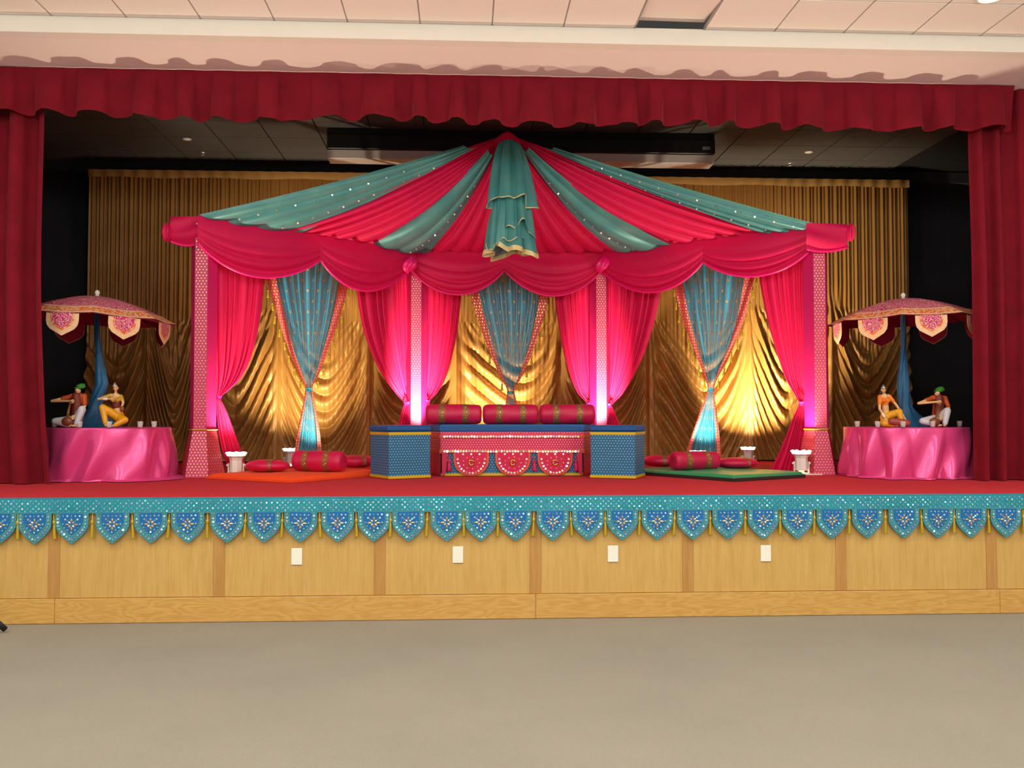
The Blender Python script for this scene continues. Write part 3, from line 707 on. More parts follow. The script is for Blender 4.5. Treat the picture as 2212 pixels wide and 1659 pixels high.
def sari(label, rows, off, tie, bw):
    th, fn, ys, L, Rr = tied('sari_drape', label, 'drape', rows, M['sari'], 9, .05, off, tie[1], 'turquoise sari drapes', (.8, 2.2))
    org = chain(th)
    for side in (0, 1):
        def bf(u, v, side=side):
            y = ys[0] + (ys[-1] - ys[0]) * v
            l = cr(ys, L, y); r = cr(ys, Rr, y)
            wpx = bw * np.clip((r - l) / (Rr[0] - L[0]) * 1.1 + .08, .12, 1)
            px = l + wpx * (u - .75) if side == 0 else r + wpx * (u - .25)
            Y = beam_y(px, off) - .075 - .01 * np.sin(14 * v + 6 * u)
            Q = P(px, y, Y); return Q[..., 0], Q[..., 1], np.maximum(Q[..., 2], ZS + .004)
        b = sheet('brocade_border', bf, 6, 60, M['sari_border'], th, world=True, ul=.12, vl=2.4)
        yk = tie[1]
        for i in range(9):
            vv = (ys[0] + (yk - 25 - ys[0]) * (.16 + .84 * i / 8) - ys[0]) / (ys[-1] - ys[0])
            X, Y_, Z = bf(np.array([[0.0 if side == 0 else 1.0]]), np.array([[vv]]))
            put_mesh('tassel', TAS_S, th, (float(X[0, 0]) - org[0] + (.008 if side else -.008), float(Y_[0, 0]) - org[1], float(Z[0, 0]) - org[2]), (0, random.uniform(-.15, .15), 0))
    tie_band(th, tie[0], tie[1], off + .05, .035, M['sari'])
    return th
sari('turquoise sari drape with pink border hanging over the orange mat side', [(548, 576, 760), (600, 590, 742), (680, 611, 723), (760, 633, 700), (810, 652, 684), (838, 662, 673), (850, 661, 674), (890, 655, 680), (940, 647, 686), (995, 640, 690)], -.22, (667, 842), 22)
sari('turquoise sari drape with pink border hanging behind the middle of the bench', [(548, 1008, 1200), (610, 1024, 1176), (680, 1042, 1163), (760, 1066, 1142), (815, 1086, 1122), (845, 1098, 1109), (858, 1097, 1111), (890, 1092, 1117), (940, 1086, 1124), (1000, 1080, 1130)], -.22, (1103, 848), 22)
sari('turquoise sari drape with pink border hanging over the green mat side', [(548, 1446, 1632), (600, 1466, 1614), (680, 1484, 1598), (760, 1508, 1572), (810, 1524, 1550), (838, 1531, 1541), (850, 1529, 1541), (890, 1516, 1544), (940, 1500, 1548), (995, 1484, 1552)], -.22, (1536, 842), 22)

# ------------------------------------------------------------------ bench, ottomans, bolsters
def slab(mb, pts, z0, z1, b):
    """chamfered slab over a convex plan polygon"""
    c = np.mean(pts, 0); n = len(pts); V = []
    for z, k in ((z0, b), (z0 + b, 0), (z1 - b, 0), (z1, b)):
        for p in pts:
            d = c - p; V.append((*(p + d / np.linalg.norm(d) * k), z))
    F = [tuple(range(n - 1, -1, -1)), tuple(range(3 * n, 4 * n))]
    for r in range(3):
        for k in range(n): F.append((r * n + k, r * n + (k + 1) % n, (r + 1) * n + (k + 1) % n, (r + 1) * n + k))
    return mb.add(V, F)
YBN = 9.7
f0, f1 = P(955, 1000, YBN)[0], P(1257, 1000, YBN)[0]; b0, b1 = P(928, 1000, 10.2)[0], P(1281, 1000, 10.2)[0]
plan = np.array([(f0, YBN), (f1, YBN), (b1, 10.2), (b0, 10.2)])
zc0 = float(P(1106, 934, YBN)[2]); zc1 = float(P(1106, 917, YBN)[2])
bn = thing('bench', 'low bench with blue cushion and pink mirror-work cover with rounded flaps', 'bench', ((f0 + f1) / 2, 9.95, ZS))
slab(MB(), plan, ZS + .002, zc0, .004).build('body', M['blue_dots'], bn, world=True)
ctr = plan.mean(0); grow = ctr + (plan - ctr) * 1.035
slab(MB(), grow, zc0, zc1, .02).build('cushion', M['blue_pad'], bn, world=True)
out = ctr + (plan - ctr) * 1.008
def strip(name, pl, z0, z1, mat, parent, th=.006):
    mb = MB()
    for A, B in ((pl[3], pl[0]), (pl[0], pl[1]), (pl[1], pl[2])):
        n = np.array([B[1] - A[1], -(B[0] - A[0])]); n = n / np.hypot(*n) * th
        mb.add([(*A, z0), (*B, z0), (*B, z1), (*A, z1), (*(A + n), z0), (*(B + n), z0), (*(B + n), z1), (*(A + n), z1)],
               [(4, 5, 6, 7), (0, 4, 7, 3), (1, 2, 6, 5), (3, 7, 6, 2), (0, 1, 5, 4)])
    return mb.build(name, mat, parent, world=True)
zz = lambda py: float(P(1106, py, YBN)[2])
strip('bottom_trim', out, ZS + .004, ZS + .03, M['yellow'], bn)
cv = strip('mirror_work_band', ctr + (plan - ctr) * 1.018, zz(976), zc0 + .006, M['pink_dots'], bn, .008)
strip('upper_piping', ctr + (plan - ctr) * 1.03, zz(946.5), zz(940), M['orange_edge'], bn)
strip('lower_piping', ctr + (plan - ctr) * 1.03, zz(979), zz(971), M['orange_edge'], bn)
yfr = YBN - .03
mm = MB()
for yy in (943, 975):
    for p in np.arange(960, 1255, 5.9):
        mm.disc(P(p, yy + random.uniform(-.5, .5), yfr - .008), (random.uniform(-.12, .12), -1, random.uniform(-.05, .3)), .0125, 8)
tag(mm.build('mirror_rows', M['mirror'], cv, world=True), kind='stuff')
def U_flap(cx, half, z0, z1, sx0=-1, sx1=1):
    n = 20; pts = [(cx + half * sx0, z0)]
    for k in range(n + 1):
        a = PI + PI * k / n; x = math.cos(a); z = math.sin(a)
        if sx0 - 1e-6 <= x <= sx1 + 1e-6: pts.append((cx + half * x, z0 - (z0 - z1) * (.25 + .75 * abs(z) ** .85)))
    pts.append((cx + half * sx1, z0)); return pts
for p in (1018, 1108, 1199):
    c = P(p, 1000, yfr); hw = 38 * yfr / FPX; z0, z1 = zz(976), ZS + .006
    fl = MB().prism(U_flap(c[0], hw, z0, z1), yfr - .006, yfr + .006).build('flap', M['orange_edge'], bn, world=True)
    MB().prism(U_flap(c[0], hw * .88, z0, z1 + .014), yfr - .009, yfr - .005).build('field', M['pink_flap'], fl, world=True)
    mm = MB()
    for k in range(14):
        a = PI + PI * (k + .5) / 14; x = c[0] + hw * .78 * math.cos(a); z = z0 - (z0 - z1 - .028) * (.22 + .78 * abs(math.sin(a)) ** .85)
        mm.disc((x, yfr - .011, z), (random.uniform(-.15, .15), -1, random.uniform(-.05, .3)), .0115, 8)
    for k in range(3): mm.disc((c[0] + (k - 1) * .085, yfr - .011, z0 - .022), (0, -1, .15), .010, 8)
    for k in range(9):
        a = 2 * PI * k / 9; mm.disc((c[0] + .085 * math.cos(a), yfr - .011, (z0 + z1) / 2 + .01 + .06 * math.sin(a)), (0, -1, .1), .005, 6)
    tag(mm.build('mirrors', M['mirror'], fl, world=True), kind='stuff')
    bt_ = MB(); cc = (c[0], yfr - .014, (z0 + z1) / 2 + .012)
    bt_.tube([(cc[0] + .026 * math.cos(2 * PI * k / 16), cc[1], cc[2] + .026 * math.sin(2 * PI * k / 16)) for k in range(17)], .009, 6).build('brass_button', M['brass'], fl, True, world=True)
# corner half flaps wrapping the slanted ends
for A, B, s in ((plan[0], plan[3], 1), (plan[1], plan[2], -1)):
    z0, z1 = zz(976), ZS + .006; V = []; n = 10
    e = (B - A); L = np.hypot(*e); e = e / L; nn = np.array([e[1], -e[0]]) * s; nn = nn / np.hypot(*nn) * (.02)
    on = np.array([e[1], -e[0]]); on = on if on @ ((A + B) / 2 - ctr) > 0 else -on
    for k in range(n + 1):
        q = A + e * L * k / n + on * (.016 + .004 * math.sin(k * 1.3))
        V.append((*q, z0 + .01)); V.append((*q, z1 + .002))
    f = [(2 * k, 2 * k + 1, 2 * k + 3, 2 * k + 2) for k in range(n)]
    mesh('end_flap', V, f, M['pink_flap'], bn, world=True)
    x = A[0]; o_ = [(x - s * .0, z0)] + [(x + s * .055 * math.cos(a) ** .7, z0 - (z0 - z1) * math.sin(a)) for a in np.linspace(.05, PI / 2 - .02, 10)] + [(x, z1)]
    if s < 0: o_ = o_[::-1]
    MB().prism(o_[::-1], yfr - .006, yfr + .004).build('corner_flap', M['pink_flap'], bn, world=True)
for p in (970, 1153, 1244):
    c = P(p, 985, yfr - .012); put_mesh('tassel', TAS_P, bn, tuple(c - chain(bn) + np.array([0, 0, .0])), (0, random.uniform(-.1, .1), 0))

def ottoman(label, corner, rz, a):
    o = thing('ottoman', label, 'ottoman', (corner[0], corner[1], ZS), rz, 'blue ottomans beside the bench')
    h = float(P(840, 933, 9.25)[2]) - ZS; h2 = float(P(840, 919, 9.25)[2]) - ZS
    MB().bbox(0, a, 0, a, .002, h, .004).build('body', M['blue_dots'], o)
    for z0, z1, nm in ((.004, .032, 'bottom_trim'), (h - .032, h - .004, 'top_trim')):
        MB().bbox(-.006, a + .006, -.006, a + .006, z0, z1, .003).build(nm, M['yellow'], o)
    MB().bbox(-.014, a + .014, -.014, a + .014, h, h2, .018).build('cushion', M['blue_pad'], o)
    return o
ottoman('blue dotted ottoman with yellow trim left of the bench beside the orange mat', G(840, 1036, ZS), math.radians(29), .455)
ottoman('blue dotted ottoman with yellow trim right of the bench beside the green mat', G(1372, 1035, ZS), math.radians(67), .455)

def bolster(name, label, c, r, L, rz, tilt=0, group=None, seed=0):
    """c is the centre; axis along local x"""
    o = thing(name, label, 'bolster', (c[0], c[1], c[2] - r), rz, group)
    q = np.random.default_rng(seed).random(4) * 6
    def fn(u, v):
        a = 2 * PI * u; s = 2 * v - 1
        x = np.sign(s) * np.clip(np.abs(s) * 1.18, 0, 1) * L / 2
        e = np.clip((np.abs(s) - .72) / .28, 0, 1); rr = r * np.sqrt(np.clip(1 - e ** 2.6, 0, 1)) 
        x = np.sign(s) * (np.minimum(np.abs(s), .72) / .72 * (L / 2 - .75 * r) + .75 * r * np.sin(e * PI / 2) * np.where(e > .93, 1 - (e - .93) * 2.5, 1))
        rr = rr * (1 + .02 * np.sin(4 * a + 9 * v + q[0]) + .03 * e * np.sin(16 * a))
        z = r + rr * np.sin(a); z = np.maximum(z, 0.0 + .0) * 1.0
        return x, rr * np.cos(a), z
    sheet('cover', fn, 40, 40, M['crimson'], o, True)
    for s in (-.21, .21):
        def bf(u, v, s=s):
            a = 2 * PI * u; w = .034; rr = r * 1.022
            return L * s + w * (2 * v - 1) + .004 * np.sin(5 * a), rr * np.cos(a), np.maximum(r + rr * np.sin(a), 0)
        b = sheet('band', bf, 40, 3, M['brown_band'], o, True)
        for k in range(3):
            a = -PI / 2 - .25 - (k - 1.1) * .42 - .1 * (s > 0); al = PI / 2 + .55 + k * .5 
            an = PI + .35 - k * .42 + .1 * (s > 0)
            p = Vector((L * s, r * 1.03 * math.sin(-PI / 2) * math.cos((k - 1) * .45 - .2), r + r * 1.03 * math.sin(-(k - 1) * .45 + .2)))
            nn = Vector((0, p.y, p.z - r)).normalized(); ax = Vector((1, 0, 0)); up = nn.cross(ax)
            MB().tube([tuple(p + ax * .013 * math.cos(2 * PI * j / 12) + up * .013 * math.sin(2 * PI * j / 12)) for j in range(13)], .0042, 5, False).build('brass_ring', M['brass'], b, True)
    return o
rb = 21.5 * 9.95 / FPX
for p, lab, sd in ((980, 'crimson bolster with bronze bands, left of the three on the bench', 1), (1103, 'crimson bolster with bronze bands, middle of the three on the bench', 2), (1225, 'crimson bolster with bronze bands, right of the three on the bench', 3)):
    c = P(p, 900, 9.95); c[2] = zc1 + rb
    bolster('bolster', lab, c, rb, 121 * 9.95 / FPX, random.uniform(-.03, .03), group='crimson bolsters', seed=sd)

# mats
def mat_pad(name, label, mat, near, dirx, L, Wd, h=.055):
    rz = math.atan2(dirx[1], dirx[0])
    o = thing(name, label, 'mat', (near[0], near[1], ZS), rz, 'floor mats on the stage')
    def fn(u, v):
        x = u * L; y = v * Wd; e = np.minimum(np.minimum(u, 1 - u) * L, np.minimum(v, 1 - v) * Wd)
        return x, y, h * sm(-.012, .03, e) + .006 * np.sin(x * 7) * np.sin(y * 5) * (e > 0)
    sheet('top_cloth', fn, 60, 60, mat, o, ul=L, vl=Wd)
    MB().bbox(-.004, L + .004, -.004, Wd + .004, .001, h * .55, .004).build('side_band', M['under'] if 'green' in label else mat, o)
    return o
nl = G(630, 1044, ZS); mat_pad('floor_mat', 'thin orange floor mat with cushions left of the bench', M['orange_mat'], nl, (.68, 1.0), 1.5, 1.15)
nr = G(1585, 1041, ZS); mat_pad('floor_mat', 'green satin floor mat with cushions right of the bench', M['green_mat'], nr, (1, .62), 1.06, 1.45, .06)
zm = ZS + .056
def bol_at(label, p, py, r, L, rz, seed):
    c = G(p, py, zm + r); c[2] = zm + r; bolster('bolster', label, c, r, L, rz, group='crimson bolsters', seed=seed)
bol_at('crimson bolster with bronze bands lying on the orange mat', 690, 996, .105, .58, math.radians(-22), 5)
bol_at('crimson bolster with bronze bands lying on the green mat', 1501, 995, .098, .56, math.radians(20), 6)
def pillow(label, p, py, w_, d, h, rz, tilt=0):
    c = G(p, py, zm); o = thing('cushion', label, 'cushion', (c[0], c[1], zm), rz, 'small crimson cushions on the mats')
    def f(u, v, k=1.0, lim=1.0):
        a = 2 * PI * u; ph = PI * v
        cs, sn = np.cos(a), np.sin(a); rr = 1 / (np.abs(cs) ** 3.2 + np.abs(sn) ** 3.2) ** (1 / 3.2); rr = rr * (1 - .10 * np.cos(4 * a) * -1 * .9 - .05)
        R_ = np.sin(ph) ** .75
        return w_ / 2 * rr * cs * R_ * k, d / 2 * rr * sn * R_ * k, h / 2 + h / 2 * np.cos(ph) * k
    sheet('cover', f, 48, 20, M['crimson'], o, True)
    def bf(u, v):
        a = 2 * PI * u; x = (v - .5) * .09 + .04
        y = d / 2 * .985 * np.cos(a); z = h / 2 + h / 2 * 1.03 * np.sign(np.sin(a)) * np.abs(np.sin(a)) ** .75
        return x + 0 * a, y * 1.0, np.maximum(z, .001)
    sheet('band', bf, 48, 2, M['brown_band'], o, True)
    return o
pillow('small crimson cushion lying at the front of the orange mat', 578, 1019, .44, .34, .125, math.radians(-6))
pillow('small crimson cushion between the orange mat bolster and the ottoman', 770, 1010, .40, .34, .14, math.radians(15))
pillow('small crimson cushion lying at the front of the green mat', 1592, 1012, .46, .34, .12, math.radians(8))
pillow('small crimson cushion between the green mat bolster and the ottoman', 1426, 1008, .38, .34, .13, math.radians(-15))

# ------------------------------------------------------------------ uplights
def uplight(label, pos, energy, aim, k=1.0, size=.9, col=(1, .83, .58), board=False, blend=.6):
    z0 = pos[2]
    o = thing('uplight', label, 'lamp', (pos[0], pos[1], z0), 0, 'white uplights on the stage')
    h = .235 * k
    MB().lathe([(.060 * k, .035 * k), (.066 * k, .05 * k), (.064 * k, .165 * k), (.070 * k, .175 * k), (.074 * k, .19 * k), (.094 * k, .205 * k), (.098 * k, .232 * k), (.090 * k, .235 * k), (.08 * k, .215 * k)], 8, cap=False, ph=PI / 8).build('can', M['white'], o)
    MB().lathe([(.001, .2 * k), (.081 * k, .2 * k)], 20, cap=False).build('lens', M['lens'], o)
    yo = MB()
    for s in (-1, 1):
        yo.bbox(s * .078 * k - .005, s * .078 * k + .005, -.015, .015, .004, .13 * k, .002)
    yo.bbox(-.083 * k, .083 * k, -.015, .015, .0, .008, .002); yo.build('yoke', M['white'], o)
    for s in (-1, 1): MB().ell((s * .09 * k, 0, .11 * k), (.014, .012, .012), 10, 6).build('knob', M['white'], o, True)
    MB().lathe([(.075 * k, 0), (.075 * k, .006), (.03, .012), (.03, .034 * k)], 16).build('base', M['white'], o)
    ns = 7; cr_ = MB()
    for j in range(ns):
        a = 2 * PI * j / ns; cr_.ell((.088 * k * math.cos(a), .088 * k * math.sin(a), .238 * k), (.026 * k, .026 * k, .014 * k), 8, 5)
    cr_.lathe([(.086 * k, .206 * k), (.0985 * k, .214 * k), (.0985 * k, .24 * k)], 16, cap=False); cr_.build('scalloped_collar', M['collar_glow'], o, True)
    ld = bpy.data.lights.new('uplight_beam', 'SPOT'); ld.energy = energy; ld.color = col; ld.spot_size = size; ld.spot_blend = blend; ld.shadow_soft_size = .05
    lo = bpy.data.objects.new('uplight_beam', ld); COL.objects.link(lo); lo.parent = o; lo.location = (0, 0, .245 * k)
    d = Vector(aim) - (Vector(o.location) + Vector((0, 0, .245 * k))); lo.rotation_euler = d.to_track_quat('-Z', 'Y').to_euler()
    return o
def at(p, Y): g = P(p, 1000, Y); g[2] = ZS; return g
p = at(510, 9.87); uplight('white uplight standing behind the orange mat near the left column', p, 260, p + np.array([.3, -.2, 2]), size=2.0, blend=.8)
p = at(627, 11.75); uplight('white uplight by the gold drapes behind the orange mat bolster', p, 300, P(655, 770, 12.75), .9, 1.7, blend=1)
p = at(706, 10.62); uplight('white uplight mostly hidden behind the orange mat bolster', p, 110, P(676, 840, 11.2), .9, 1.5, blend=1)
p = at(1508, 10.66); uplight('white uplight mostly hidden behind the green mat bolster', p, 110, P(1526, 840, 11.2), .9, 1.5, blend=1)
p = at(1616, 11.95); uplight('white uplight by the bright gold drapes behind the green mat cushion', p, 800, P(1630, 790, 12.75), .9, 1.6, blend=1)
p = at(1731, 9.72); p[2] += .014; uplight('white uplight on a white board beside the right column base', p, 260, p + np.array([-.3, -.2, 2]), size=2.0, blend=.8)
p = at(915, 11.2); uplight('white uplight behind the bench in front of the left rear column', p, 800, P(900, 850, 11.62), .9, .8, blend=.8)
p = at(1290, 11.2); uplight('white uplight behind the bench in front of the right rear column', p, 700, P(1296, 850, 11.62), .9, .8, blend=.8)
p = at(1060, 12.05); uplight('white uplight behind the middle of the bench by the gold drapes', p, 430, P(1070, 790, 12.75), .9, 1.6, blend=1)
q = at(1738, 9.72); o = MB().bbox(-.12, .17, -.07, .07, .001, .013, .003).build('lamp_board', M['white']); o.location = q; tag(o, 'flat white board under the uplight at the green mat corner', 'board')

# ------------------------------------------------------------------ side tables with umbrellas
def table(label, px, Yc, R, zt, seed, pud):
    c = P(px, 900, Yc); q = np.random.default_rng(seed).random(8) * 6
    o = thing('cloth_table', label, 'table', (c[0], c[1], ZS), 0, 'round pink satin tables')
    H = zt - ZS
    def fn(u, v):
        a = 2 * PI * u
        t = np.clip((v - .25) / .65, 0, 1); pz = np.clip((v - .9) / .1, 0, 1)
        r = R * np.clip(v / .25, 0, 1); 
        fold = (np.abs(np.sin(4.5 * a + q[0] + 1.5 * np.sin(a * 2 + q[1]))) ** .7 * .085 + .035 * np.sin(11 * a + q[2] + 5 * t) + .022 * np.sin(17 * a + q[3] + 2 * t)) * t ** .7
        lean = a + .12 * t * np.sin(2 * a + q[4])
        r = np.where(v > .25, R + .008 + fold * .9 - .03 * t, r)
        pu = pz * (.05 + .05 * np.sin(3 * a + q[5]) + pud * np.exp(-((np.mod(a - (-.6) + PI, 2 * PI) - PI) / .5) ** 2)); r = r + pu
        z = np.where(v <= .25, H - .0 + 0 * v, H * (1 - t) + .012 + .02 * np.abs(np.sin(9 * a + q[6] + 3 * pz)) * pz * (1 - pz) * 3 - .006 * (pz > .9))
        z = np.where((v > .25), np.maximum(z, .004), z) - .006 * np.clip((v - .22) / .03, 0, 1) * (v < .26)
        return r * np.cos(lean), r * np.sin(lean), z
    sheet('satin_cloth', fn, 220, 60, M['satin'], o, True)
    MB().lathe([(R - .02, H - .03), (R - .02, H - .006)], 40).build('tabletop', M['board'], o)
    for k in range(4):
        a = PI / 4 + PI / 2 * k; MB().tube([(R * .75 * math.cos(a), R * .75 * math.sin(a), .002), (R * .7 * math.cos(a), R * .7 * math.sin(a), H - .03)], .014, 8).build('leg', M['screw'], o, True)
    return c
ZT = float(P(240, 923, 9.55)[2]); ZTR = ZT
TLX, TRX = 240, 1955
cL = table('round low table under pink satin cloth on the left of the stage', TLX - 2, 9.55, .575, ZT, 1, .12)
cR = table('round low table under pink satin cloth on the right of the stage', TRX, 9.5, .60, ZT, 5, .02)

def umbrella(label, top, tilt_axis, tilt, R, spin, base, seed, arc):
    """top: finial point; base: point on the table"""
    o = thing('parade_umbrella', label, 'umbrella', tuple(base), 0, 'embroidered umbrellas on the side tables')
    base = np.array(base); Rm = np.array(Matrix.Rotation(tilt, 3, tilt_axis))
    h = .235; C0 = np.array(top) - base
    loc = lambda p: (p @ Rm.T) + (C0 - Rm @ np.array([0, 0, h]))
    def surf(s, t):     # s in 0..8 panel coordinate, t 0..1 from the top to the rim
        k = np.floor(s); a0 = spin + k * PI / 4; f = s - k
        A = np.stack([np.cos(a0), np.sin(a0)], -1); B = np.stack([np.cos(a0 + PI / 4), np.sin(a0 + PI / 4)], -1)
        d = A + (B - A) * f[..., None]
        r = R * t
        z = h * (1 - t ** 1.75) - .018 * np.sin(PI * f) * t * (1 - .3 * t)
        return np.concatenate([d * r[..., None], z[..., None]], -1)
    def fn(t0, t1, off):
        def g(u, v):
            s = np.clip(u * 8, 0, 7.9999); p = surf(s, t0 + (t1 - t0) * v) + np.array([0, 0, off]); p = loc(p.reshape(-1, 3)).reshape(*u.shape, 3)
            return p[..., 0], p[..., 1], p[..., 2]
        return g
    sheet('canopy', fn(.03, 1, 0), 64, 14, M['paisley'], o, smooth=False)
    sheet('lining', fn(.03, 1, -.006), 64, 10, M['wine'], o, smooth=False)
    sheet('orange_border', fn(.84, .975, .004), 64, 3, M['orange_border'], o, smooth=False)
    sheet('cream_rim', fn(.972, 1.004, .005), 64, 1, M['cream_border'], o, smooth=False)
    sheet('cream_rim', fn(.81, .842, .005), 64, 1, M['cream_border'], o, smooth=False)
    # flaps hanging under the middle of each panel, with smaller lining flaps between views
    for k in range(8):
        a0 = spin + k * PI / 4; A = np.array([math.cos(a0), math.sin(a0), 0]); B = np.array([math.cos(a0 + PI / 4), math.sin(a0 + PI / 4), 0])
        m = (A + B) / 2 * R * .985; e = (B - A); L = np.linalg.norm(e) * R; e /= np.linalg.norm(e); nrm = np.array([m[0], m[1], 0]); nrm /= np.linalg.norm(nrm)
        def flap(wd, ht, off, name, mat, parent):
            pts = [(-wd, 0), (-wd, -.35 * ht)] + [(-wd * math.cos(q_) ** .8, -.35 * ht - .5 * ht * math.sin(q_)) for q_ in (.4, .8, 1.1)] + [(0, -ht)] + [(wd * math.cos(q_) ** .8, -.35 * ht - .5 * ht * math.sin(q_)) for q_ in (1.1, .8, .4)] + [(wd, -.35 * ht), (wd, 0)]
            V = []
            for d_ in (off + .003, off):
                V += [m + e * x + nrm * d_ + np.array([0, 0, z - .012]) for x, z in pts]
            n = len(pts); V = loc(np.array(V))
            return mesh(name, V, [tuple(range(n)), tuple(range(2 * n - 1, n - 1, -1))] + [(i, (i + 1) % n, (i + 1) % n + n, i + n) for i in range(n)], mat, parent)
        f_ = flap(.155, .22, 0, 'flap', M['cream_border'], o)
        flap(.112, .168, .004, 'orange_ring', M['orange_border'], f_)
        flap(.094, .146, .007, 'embroidered_field', M['paisley'], f_)
        flap(.150, .214, -.004, 'flap_lining', M['wine'], f_)
        mb = MB(); pr = [loc(np.array([np.append(A[:2] * R * t, h * (1 - t ** 1.75) - .012)]))[0] for t in (.05, .3, .6, .97)]
        mb.tube(pr, .004, 5).build('rib', M['dark'], o)
    top_l = loc(np.array([[0, 0, h]]))[0]
    MB().lathe([(.018, -.01), (.02, .02), (.026, .03), (.024, .045), (.012, .06), (.002, .064)], 14, tuple(top_l)).build('finial', M['white'], o, True)
    # cloth-wrapped pole
    q = np.random.default_rng(seed).random(6) * 6
    cx = arc
    def pole(u, v):
        a = 2 * PI * u; hh = top_l[2] - .03; z = hh * (1 - v)
        x = cr(np.linspace(0, 1, len(cx)), cx, 1 - v)
        x = x[..., 0] if x.ndim > 2 else x
        xx = np.interp(1 - v, np.linspace(0, 1, len(cx)), cx); wr = .028 + .035 * sm(.35, .75, v) + .19 * np.clip((v - .8) / .2, 0, 1) ** 2.2
        wr = wr * (1 + .16 * np.sin(3 * a + 14 * v + q[0]) + .08 * np.sin(7 * a + 22 * v + q[1]))
        xt = top_l[0] * (1 - v); yt = top_l[1] * (1 - v)
        return xx + wr * np.cos(a), yt + wr * np.sin(a) * .8, np.maximum(z, .002)
    sheet('wrapped_pole', pole, 40, 80, M['blue_wrap'], o, True)
    return o
def umb_at(lab, fin, bpx, c, ZT_, tax, tilt, spin, seed, curve, Rr=.775):
    base = np.array([P(bpx, 900, c[1] + .12)[0], c[1] + .12, ZT_])
    top = P(fin[0], fin[1], c[1] + .12)
    xs = [float(P(q_, 800, c[1] + .12)[0]) - base[0] for q_ in curve]
    return umbrella(lab, top, tax, tilt, Rr, spin, base, seed, xs)
umb_at('embroidered pink umbrella with orange border on the left table', (210, 640), 206, cL, ZT, Vector((0, 1, 0)), .04, -PI / 2 + .377 - .03, 3, [206, 206, 222, 214, 210, 208, 208])
umb_at('embroidered pink umbrella with orange border on the right table', (1951, 645), 1960, cR, ZTR, Vector((0, 1, 0)), -.03, -PI / 2 - .44 - .05, 8, [1968, 1955, 1951, 1950, 1953, 1953, 1953])

# votive glasses
for lab, c, ps in (('left', cL, ((118, 'at the far left end of'), (172, 'below the rust-shirted man on'), (236, 'by the yellow-trousered woman on'), (303, 'on the clear right part of'), (333, 'at the far right end of'))),
                   ('right', cR, ((1852, 'at the far left end of'), (1896, 'left of the seated woman on'), (1951, 'under the drum on'), (2015, 'below the maroon-vested man on'), (2073, 'at the far right end of')))):
    for p, w_ in ps:
        q = P(p, 918, c[1]); R = .55; dx = q[0] - c[0]; y = c[1] - math.sqrt(max(R * R - dx * dx, .01)); q = P(p, 918, y)
        o = thing('votive_glass', f'clear votive glass with white candle {w_} the {lab} table', 'votive', (q[0], q[1], ZT), 0, 'votive glasses on the side tables')
        MB().lathe([(.001, .002), (.022, .002), (.028, .062), (.0255, .062), (.0205, .006), (.001, .006)], 16, cap=False).build('glass', M['glass'], o, True)
        MB().lathe([(.0185, .007), (.0185, .024), (.002, .026)], 14).build('candle', M['candle'], o, True)

# ------------------------------------------------------------------ figurines
def blob(name, parts, mat, parent, vox=.0045, smooth_it=3):
    """capsules, ellipsoids -> one continuous surface"""
    mb = MB()
    for p in parts:
        if p[0] == 'e': mb.ell(p[1], p[2], 14, 10)
        else:
            pts = [np.array(q) for q in p[1]]; rs = p[2]
            mb.tube(pts, rs, 12)
            for q, r in zip(pts, rs): mb.ell(q, (r * 1.0, r * 1.0, r * 1.0), 12, 8)
    o = mb.build(name, mat, None)
    m = o.modifiers.new('r', 'REMESH'); m.mode = 'VOXEL'; m.voxel_size = vox; m.use_smooth_shade = True
    s = o.modifiers.new('s', 'SMOOTH'); s.iterations = smooth_it; s.factor = .4
    dg = bpy.context.evaluated_depsgraph_get(); me = bpy.data.meshes.new_from_object(o.evaluated_get(dg))
    me.materials.clear(); me.materials.append(mat); old = o.data; o.modifiers.clear(); o.data = me; bpy.data.meshes.remove(old)
    me.name = name; o.parent = parent
    return o
def hand(c, d, k=1.0, r=.0055):
    """palm and five fingers curling along d"""
    c = np.array(c); d = np.array(d, float); d /= np.linalg.norm(d); s = np.cross(d, [0, 1, .3]); s /= np.linalg.norm(s); n = np.cross(s, d)
    ps = [('c', [c - d * .012, c + d * .012], [.012, .012])]
    for i, L in enumerate((.026, .032, .030, .022)):
        b = c + d * .014 + s * (i - 1.5) * .0085
        ps.append(('c', [b, b + d * L * .5 + n * .004, b + d * L * .75 - n * .006], [r, r * .9, r * .75]))
    ps.append(('c', [c - d * .006 - s * .011, c + d * .008 - s * .022, c + d * .02 - s * .024], [r, r, r * .8]))
    return ps
def figurine(label, cx, base_y, scale, px0, py0, Yf, kind):
    """joints read in the zoomed pixel frame: (zx, zy, depth towards the audience)"""
    k = Yf / FPX / scale
    org = P(px0 + cx / scale, py0 + base_y / scale, Yf); org[2] = ZT
    o = thing('figurine', label, 'figurine', tuple(org), 0, 'seated musician figurines on the side tables')
    f = lambda zx, zy, d=0.0: np.array([(zx - cx) * k, -d, max((base_y - zy) * k, .021)])
    q = kind(f, k)
    body = blob('body', q['skin'], q.get('skinmat', M['skin']), o)
    for nm, (parts, mat) in q['cloth'].items(): blob(nm, parts, mat, o)
    for nm, (mb, mat) in q.get('extra', {}).items(): mb.build(nm, mat, o, True)
    h = q['head']
    e = MB(); 
    for s in (-1, 1): e.ell(h + np.array([s * .011, -.0225, .002]), (.0042, .003, .0035), 8, 6)
    e.build('eyes', M['dark'], body, True)
    return o
